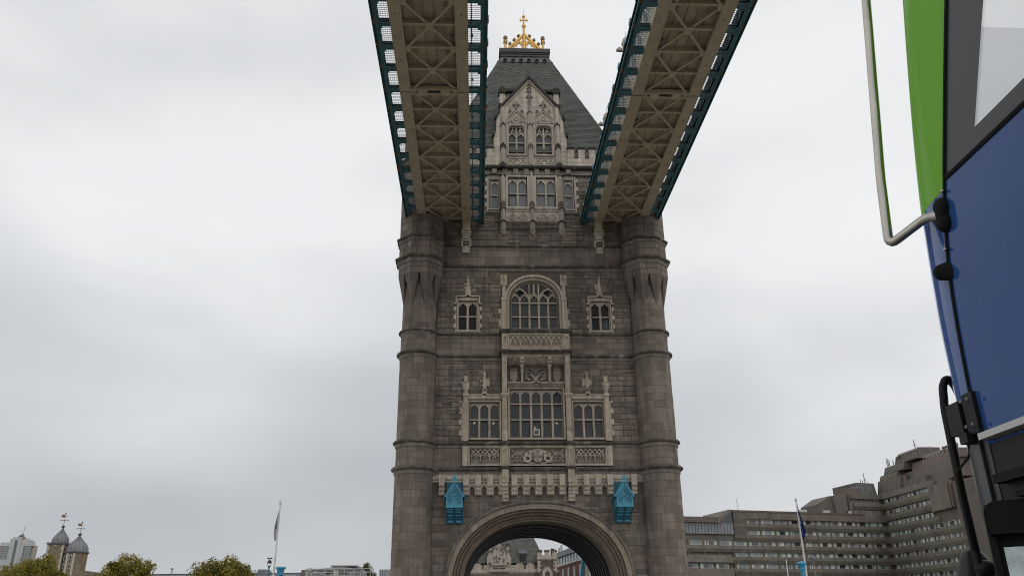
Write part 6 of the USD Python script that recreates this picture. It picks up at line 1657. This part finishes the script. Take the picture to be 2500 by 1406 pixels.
add('hanger', MB().beam((13.8, 104, -1), (13.8, 104, 9.8), .12, .12), 'white_paint', CH)
# ============================================================ THE BIG CONCRETE HOTEL
H = thing('concrete_hotel', 'big brutalist concrete hotel with rows of strip windows and stepped roof, far right', 'hotel', (0, 0, 0))
HP, HU = np.array([70.6, 232.0]), np.array([.969, .248]); HN = np.array([.248, -.969])
Lc = 53.0
PC = HP + HU * Lc; VU = np.array([.06, -.998]); VN = np.array([-.998, -.06])
def hbox(wing, s0, s1, o0, o1, z0, z1, m=None, o0t=None, o1t=None):
    m = m or MB(); P, u, n = (HP, HU, HN) if wing == 'A' else (PC, VU, VN)
    o0t, o1t = (o0 if o0t is None else o0t), (o1 if o1t is None else o1t)
    q = lambda a, b: P + u * a + n * b
    cb = [q(s0, o1), q(s1, o1), q(s1, o0), q(s0, o0)]; ct = [q(s0, o1t), q(s1, o1t), q(s1, o0t), q(s0, o0t)]
    return m.hexa([(*p, z0) for p in cb], [(*p, z1) for p in ct])
ROWS = [28.65, 25.6, 22.6, 19.65, 16.65, 13.65, 10.65, 7.65, 4.65]
UP_ = [35.3, 32.0]
WH = 1.18
m = hbox('A', -16.5, 56, -16, -.7, -5, 29.0); hbox('B', -2, 42, -22, -.7, -5, 29.0, m)
add('core', m, 'concrete_grey', H)
rw = random.Random(21)
def strip_window(wing, s, z, parent, w=3.92, style=None):
    f = MB()
    hbox(wing, s, s + w, -.62, -.42, z - WH, z - WH + .09, f); hbox(wing, s, s + w, -.62, -.42, z - .06, z - .0, f); hbox(wing, s, s + .08, -.62, -.42, z - WH, z, f); hbox(wing, s + w - .08, s + w, -.62, -.42, z - WH, z, f)
    a, b = .22 * w, .74 * w
    for q in (a, b): hbox(wing, s + q - .04, s + q + .04, -.62, -.44, z - WH, z, f)
    W = add('window', f, 'window_white', parent)
    st = style if style is not None else rw.random() + (.25 if wing == 'A' and s < 26 else -.12)
    g = 'dark_glass' if (st < .45 if wing == 'A' else st < .6) else 'grey_glass'
    add('pane', hbox(wing, s + .08, s + w - .08, -.60, -.56, z - WH + .09, z - .06), g, W)
    cu = MB(); t = rw.random()
    segs = [(.08, a * rw.uniform(.6, 1.3)), (w - rw.uniform(.6, 1.3) * (w - b), w - .08)]
    if t < .25: segs.append((a, b * rw.uniform(.4, .8)))
    for p0, p1 in segs:
        add('curtain', hbox(wing, s + p0, s + p1, -.555, -.53, z - WH + .1, z - .07), 'curtain', W, tone=True)
    if cu.n: add('curtain', cu, 'curtain', W, tone=True)
for i, z in enumerate(ROWS):
    zb_, zt_ = z - 3.0, z - WH                             # the concrete band below each window row
    s_left = 4.6 if i < 2 else (-14.2 if i < 4 else -16)
    # projecting left block on the lower floors
    off = 0.0
    jut = .16 if i in (2, 3, 4, 6) else 0
    b = MB()
    hbox('A', s_left if i >= 2 else 1.5, 54.0, -1.0, .0 - .22, zb_, zb_ + .9, b, None, .12); hbox('A', s_left if i >= 2 else 1.5, 54.0, -1.0, .12, zb_ + .9, zt_, b, None, .02)
    bd = add('concrete_band', b, 'concrete', H)
    j = MB()
    for k in range(-3, 11): 
        s = 5.6 + k * 4.65 - .62
        if s > s_left: hbox('A', s, s + .05, .02, .135, zb_ + .05, zt_ - .05, j)
    add('joint', j, 'concrete_grey', bd)
    k0 = 0 if i < 2 else (-4 if i != 3 else -1)
    for k in range(k0, 11):
        s = 5.9 + k * 4.65
        if s + 3.6 > 54 or s < -14.2: continue
        if i >= 4 and s < -.9: continue
        strip_window('A', s, z, H)
    Bl = 24.5 if i < 1 else (37.5 if i > 0 else 24)
    b = MB(); hbox('B', -1.5, Bl + 2.0, -1.0, -.22, zb_, zb_ + .9, b, None, .12); hbox('B', -1.5, Bl + 2.0, -1.0, .12, zb_ + .9, zt_, b, None, .02)
    add('concrete_band', b, 'concrete', H)
    for k in range(0, 8):
        s = 1.2 + k * 4.65
        if s + 3.6 > Bl + .5: continue
        strip_window('B', s, z, H)
    for k in range(-4, 12):
        s = 5.9 + k * 4.65 - .7
        if s > s_left - .5 and s < 53: add('pier', hbox('A', s, s + .66, -.7, -.3, z - WH, z), 'concrete_grey', H)
    for k in range(0, 8):
        s = 1.2 + k * 4.65 - .7
        if s < Bl: add('pier', hbox('B', s, s + .66, -.7, -.3, z - WH, z), 'concrete_grey', H)
# projecting block at the lower left
add('left_block', hbox('A', -17, -1.2, -.5, .9, 5, 18.6), 'concrete_grey', H)
add('concrete_band', hbox('A', -17, -1.0, -.5, 1.7, 16.75, 18.7, None, None, 1.2), 'concrete', H)
add('corner_fill', hbox('A', 50, 55, -6, -.75, 28.9, 36.3), 'concrete_grey', H)
for zz in (16.6, 13.2, 9.9):
    add('concrete_band', hbox('A', -17, -1.0, -.5, 1.7, zz - 3.4, zz - 1.3, None, None, 1.2), 'concrete', H)
    for k in range(3):
        s = -15.6 + k * 4.75
        m0 = MB(); P_, u_, n_ = HP, HU, HN
        f = MB(); hbox('A', s, s + 3.9, 1.0, 1.12, zz - 1.3, zz - .1, f); W = add('window', f, 'window_white', H)
        add('pane', hbox('A', s + .9, s + 2.6, 1.12, 1.14, zz - 1.2, zz - .16), 'dark_glass', W)
        add('curtain', hbox('A', s + 2.7, s + 3.7, 1.12, 1.15, zz - 1.2, zz - .16), 'curtain', W)
# top of wing A: roof edge, glazed end with sloping eaves
add('parapet', hbox('A', 1.5, 54, -1, .1, 28.66, 30.5), 'concrete', H)
add('roof_edge', hbox('A', .0, 46, -14, .2, 30.5, 31.0), 'brown_metal', H)
add('roof_edge', hbox('A', -14.2, -4.1, -12, .6, 27.35, 28.2), 'brown_metal', H)
m = MB()
P0_, P1_ = (-4.2, 27.4), (.4, 30.9)
q = lambda s, o, z: (*(HP + HU * s + HN * o), z)
m.hexa([q(-4.3, .6, 27.3), q(-3.3, .6, 27.3), q(-3.3, -12, 27.3), q(-4.3, -12, 27.3)], [q(.0, .6, 31.0), q(1.0, .6, 30.6), q(1.0, -12, 30.6), q(.0, -12, 31.0)])
add('sloping_eave', m, 'concrete', H)
gl = add('glazed_end', hbox('A', -14, 1.6, -8, -.3, 24.4, 27.35), 'grey_glass', H)
add('gable_glass', MB().hull([q(-3.4, -.3, 27.3), q(1.6, -.3, 27.3), q(1.6, -.3, 30.5), q(.9, -.3, 30.5), q(-3.4, -1.3, 27.3), q(1.6, -1.3, 27.3), q(1.6, -1.3, 30.5), q(.9, -1.3, 30.5)]), 'dark_glass', H)
for k in range(16): add('glazing_bar', hbox('A', -13.6 + k * 1.0, -13.5 + k * 1.0, -.3, -.22, 24.4, 27.35), 'concrete_grey', gl)
add('corner_pier', hbox('A', 1.6, 5.4, -1, .05, 24.4, 30.5), 'concrete_grey', H)
add('aerial', MB().beam((*(HP + HU * 3.4), 31), (*(HP + HU * 3.2), 34.2), .08, .08), 'zinc', H)
# upper storeys behind
add('upper_block', hbox('A', 41.5, 53, -12, -.5, 29.0, 36.5), 'concrete', H); add('upper_block', hbox('B', -1, 30, -20, -.9, 29.0, 36.9), 'concrete', H)
for i, z in enumerate(UP_):
    for wing, a, b_ in (('A', 42.8, 54), ('B', -1.5, 24.5)):
        b = MB(); hbox(wing, a, b_, -1.2, -.22, z - 3.0, z - 2.1, b, None, .12); hbox(wing, a, b_, -1.2, .12, z - 2.1, z - WH, b, None, .02)
        add('concrete_band', b, 'concrete', H)
    for s in (43.2, 47.8): strip_window('A', s, z, H)
    for k in range(5): strip_window('B', 1.2 + k * 4.65, z, H) if 1.2 + k * 4.65 + 3.6 < 25 else None
    for k in range(5): add('pier', hbox('B', .5 + k * 4.65, 1.16 + k * 4.65, -.7, -.3, z - WH, z), 'concrete_grey', H)
add('parapet', hbox('A', 42.0, 54, -1, .1, 35.36, 36.6), 'concrete', H); add('parapet', hbox('B', -1.5, 27, -1, .1, 35.36, 36.9), 'concrete', H)
add('end_wall', hbox('B', 24.4, 33, -1.2, .2, 28.7, 35.4), 'concrete', H)
for s in (33.2, 34.2): add('pipe', hbox('B', s, s + .5, -.4, .5, 28.7, 35.5), 'brown_metal', H)
add('end_block', hbox('B', 34.8, 46, -14, -.2, 10, 35.0), 'concrete_grey', H)
# sloping masses left of the upper block
add('sloped_mass', MB().hull([q(31.0, -1, 31.0), q(42, -1, 31.0), q(30.6, -1, 33.4), q(35.2, -1, 34.7), q(35.2, -1, 36.0), q(42, -1, 36.4), q(31, -9, 31.0), q(42, -9, 31.0), q(30.6, -9, 33.4), q(35.2, -9, 36.0), q(42, -9, 36.4)]), 'concrete_grey', H)
add('ribbed_mass', MB().hull([q(36.5, -.2, 31.0), q(40.5, -.2, 31.0), q(36.0, -.2, 36.0), q(40.5, -.2, 36.9), q(36.5, -3, 31), q(40.5, -3, 31), q(36, -3, 36), q(40.5, -3, 36.9)]), 'concrete', H)
for s in (24.0, 32.0, 39.5): add('skylight', hbox('A', s, s + 2.2, -2, -.2, 31.0, 31.7), 'window_white', H)
# stepped ribbed roof storeys
def ribbed(wing, s0, s1, o0, o1, z0, z1, inset=.6, ribs=0, mt='concrete_grey'):
    p = add('roof_mass', hbox(wing, s0, s1, o0, o1, z0, z1, None, o0, o1 - inset), mt, H)
    for k in range(ribs):
        s = s0 + (s1 - s0) * (k + .3) / ribs; w = (s1 - s0) / ribs * .35
        add('rib', hbox(wing, s, s + w, o1 - .3, o1 + .14, z0 + .2, z1 - .3, None, o1 - inset - .3, o1 - inset + .14), 'concrete', p)
    return p
ribbed('A', 47.0, 53.5, -14, -2.0, 36.4, 40.6, .8); ribbed('A', 46.6, 51.6, -10, -1.2, 36.4, 39.4, .6, 3, 'zinc')
ribbed('B', -4, 9.0, -16, -1.2, 36.9, 41.2, .9, 13); ribbed('B', -3.4, 6.5, -16, -2.3, 41.2, 42.8, .6, 8); ribbed('B', -1.5, 9.5, -16, -3.0, 42.8, 45.0, .7, 9)
ribbed('B', 9.0, 10.6, -16, -2.0, 36.9, 41.0, .5, 0, 'brown_metal'); ribbed('B', 10.4, 21, -15, -1.6, 36.9, 39.2, .5, 12)
ribbed('B', 20.5, 34, -16, -3.4, 36.9, 39.25, .2); ribbed('B', 7.5, 33, -16, -3.6, 39.2, 41.9, .7); ribbed('B', 11.0, 34, -15, -4.6, 41.9, 44.3, .7, 0, 'brown_metal')
ribbed('B', 3.5, 15.5, -13, -4.2, 45.0, 47.4, .7, 8); add('plant_room', hbox('B', 4.2, 15.2, -12, -4.8, 47.4, 48.2, None, None, -5.6), 'brown_metal', H)
add('dark_bay', hbox('B', 4.0, 6.4, -4.9, -4.5, 45.4, 47.2), 'casement', H)
ribbed('A', 43, 48.4, -8, -1.4, 36.4, 38.6, .5, 0, 'brown_metal')
def antenna(wing, s, o, z, h, n, label=None):
    P_, u_, n_ = (HP, HU, HN) if wing == 'A' else (PC, VU, VN)
    m = MB()
    for k in range(n):
        p = P_ + u_ * (s + k * .7) + n_ * o
        m.beam((*p, z), (*p, z + h * (1 - .12 * k)), .16, .16)
        m.beam((*(p + u_ * -.4), z + h * .5), (*(p + u_ * .4), z + h * .5), .07, .07)
    p = P_ + u_ * s + n_ * o
    m.beam((*(p + u_ * 1.8), z), (*p, z + h * .7), .08, .08)
    add('antenna', m, 'zinc', H)
antenna('A', 50.5, -3, 39.4, 4.2, 1); antenna('A', 49.0, -3, 39.0, 2.6, 2); antenna('B', -2.0, -5, 45.0, 3.2, 3); antenna('B', 1.5, -5, 45.0, 2.0, 1); antenna('B', 11.0, -7, 48.2, 3.0, 1); antenna('B', 19.5, -6, 44.3, 3.2, 2)
m = MB()
for k in range(9): hbox('B', 16 + k * 1.6, 16.08 + k * 1.6, -5.8, -5.7, 44.3, 45.4, m)
hbox('B', 16, 29, -5.8, -5.72, 45.3, 45.4, m); hbox('B', 16, 29, -5.8, -5.72, 44.85, 44.9, m)
add('roof_railing', m, 'pale_grey', H)
for s in (25.0, 26.6, 30.0): add('chimney', hbox('B', s, s + .9, -7, -6, 44.3, 46.2), 'brown_metal', H)
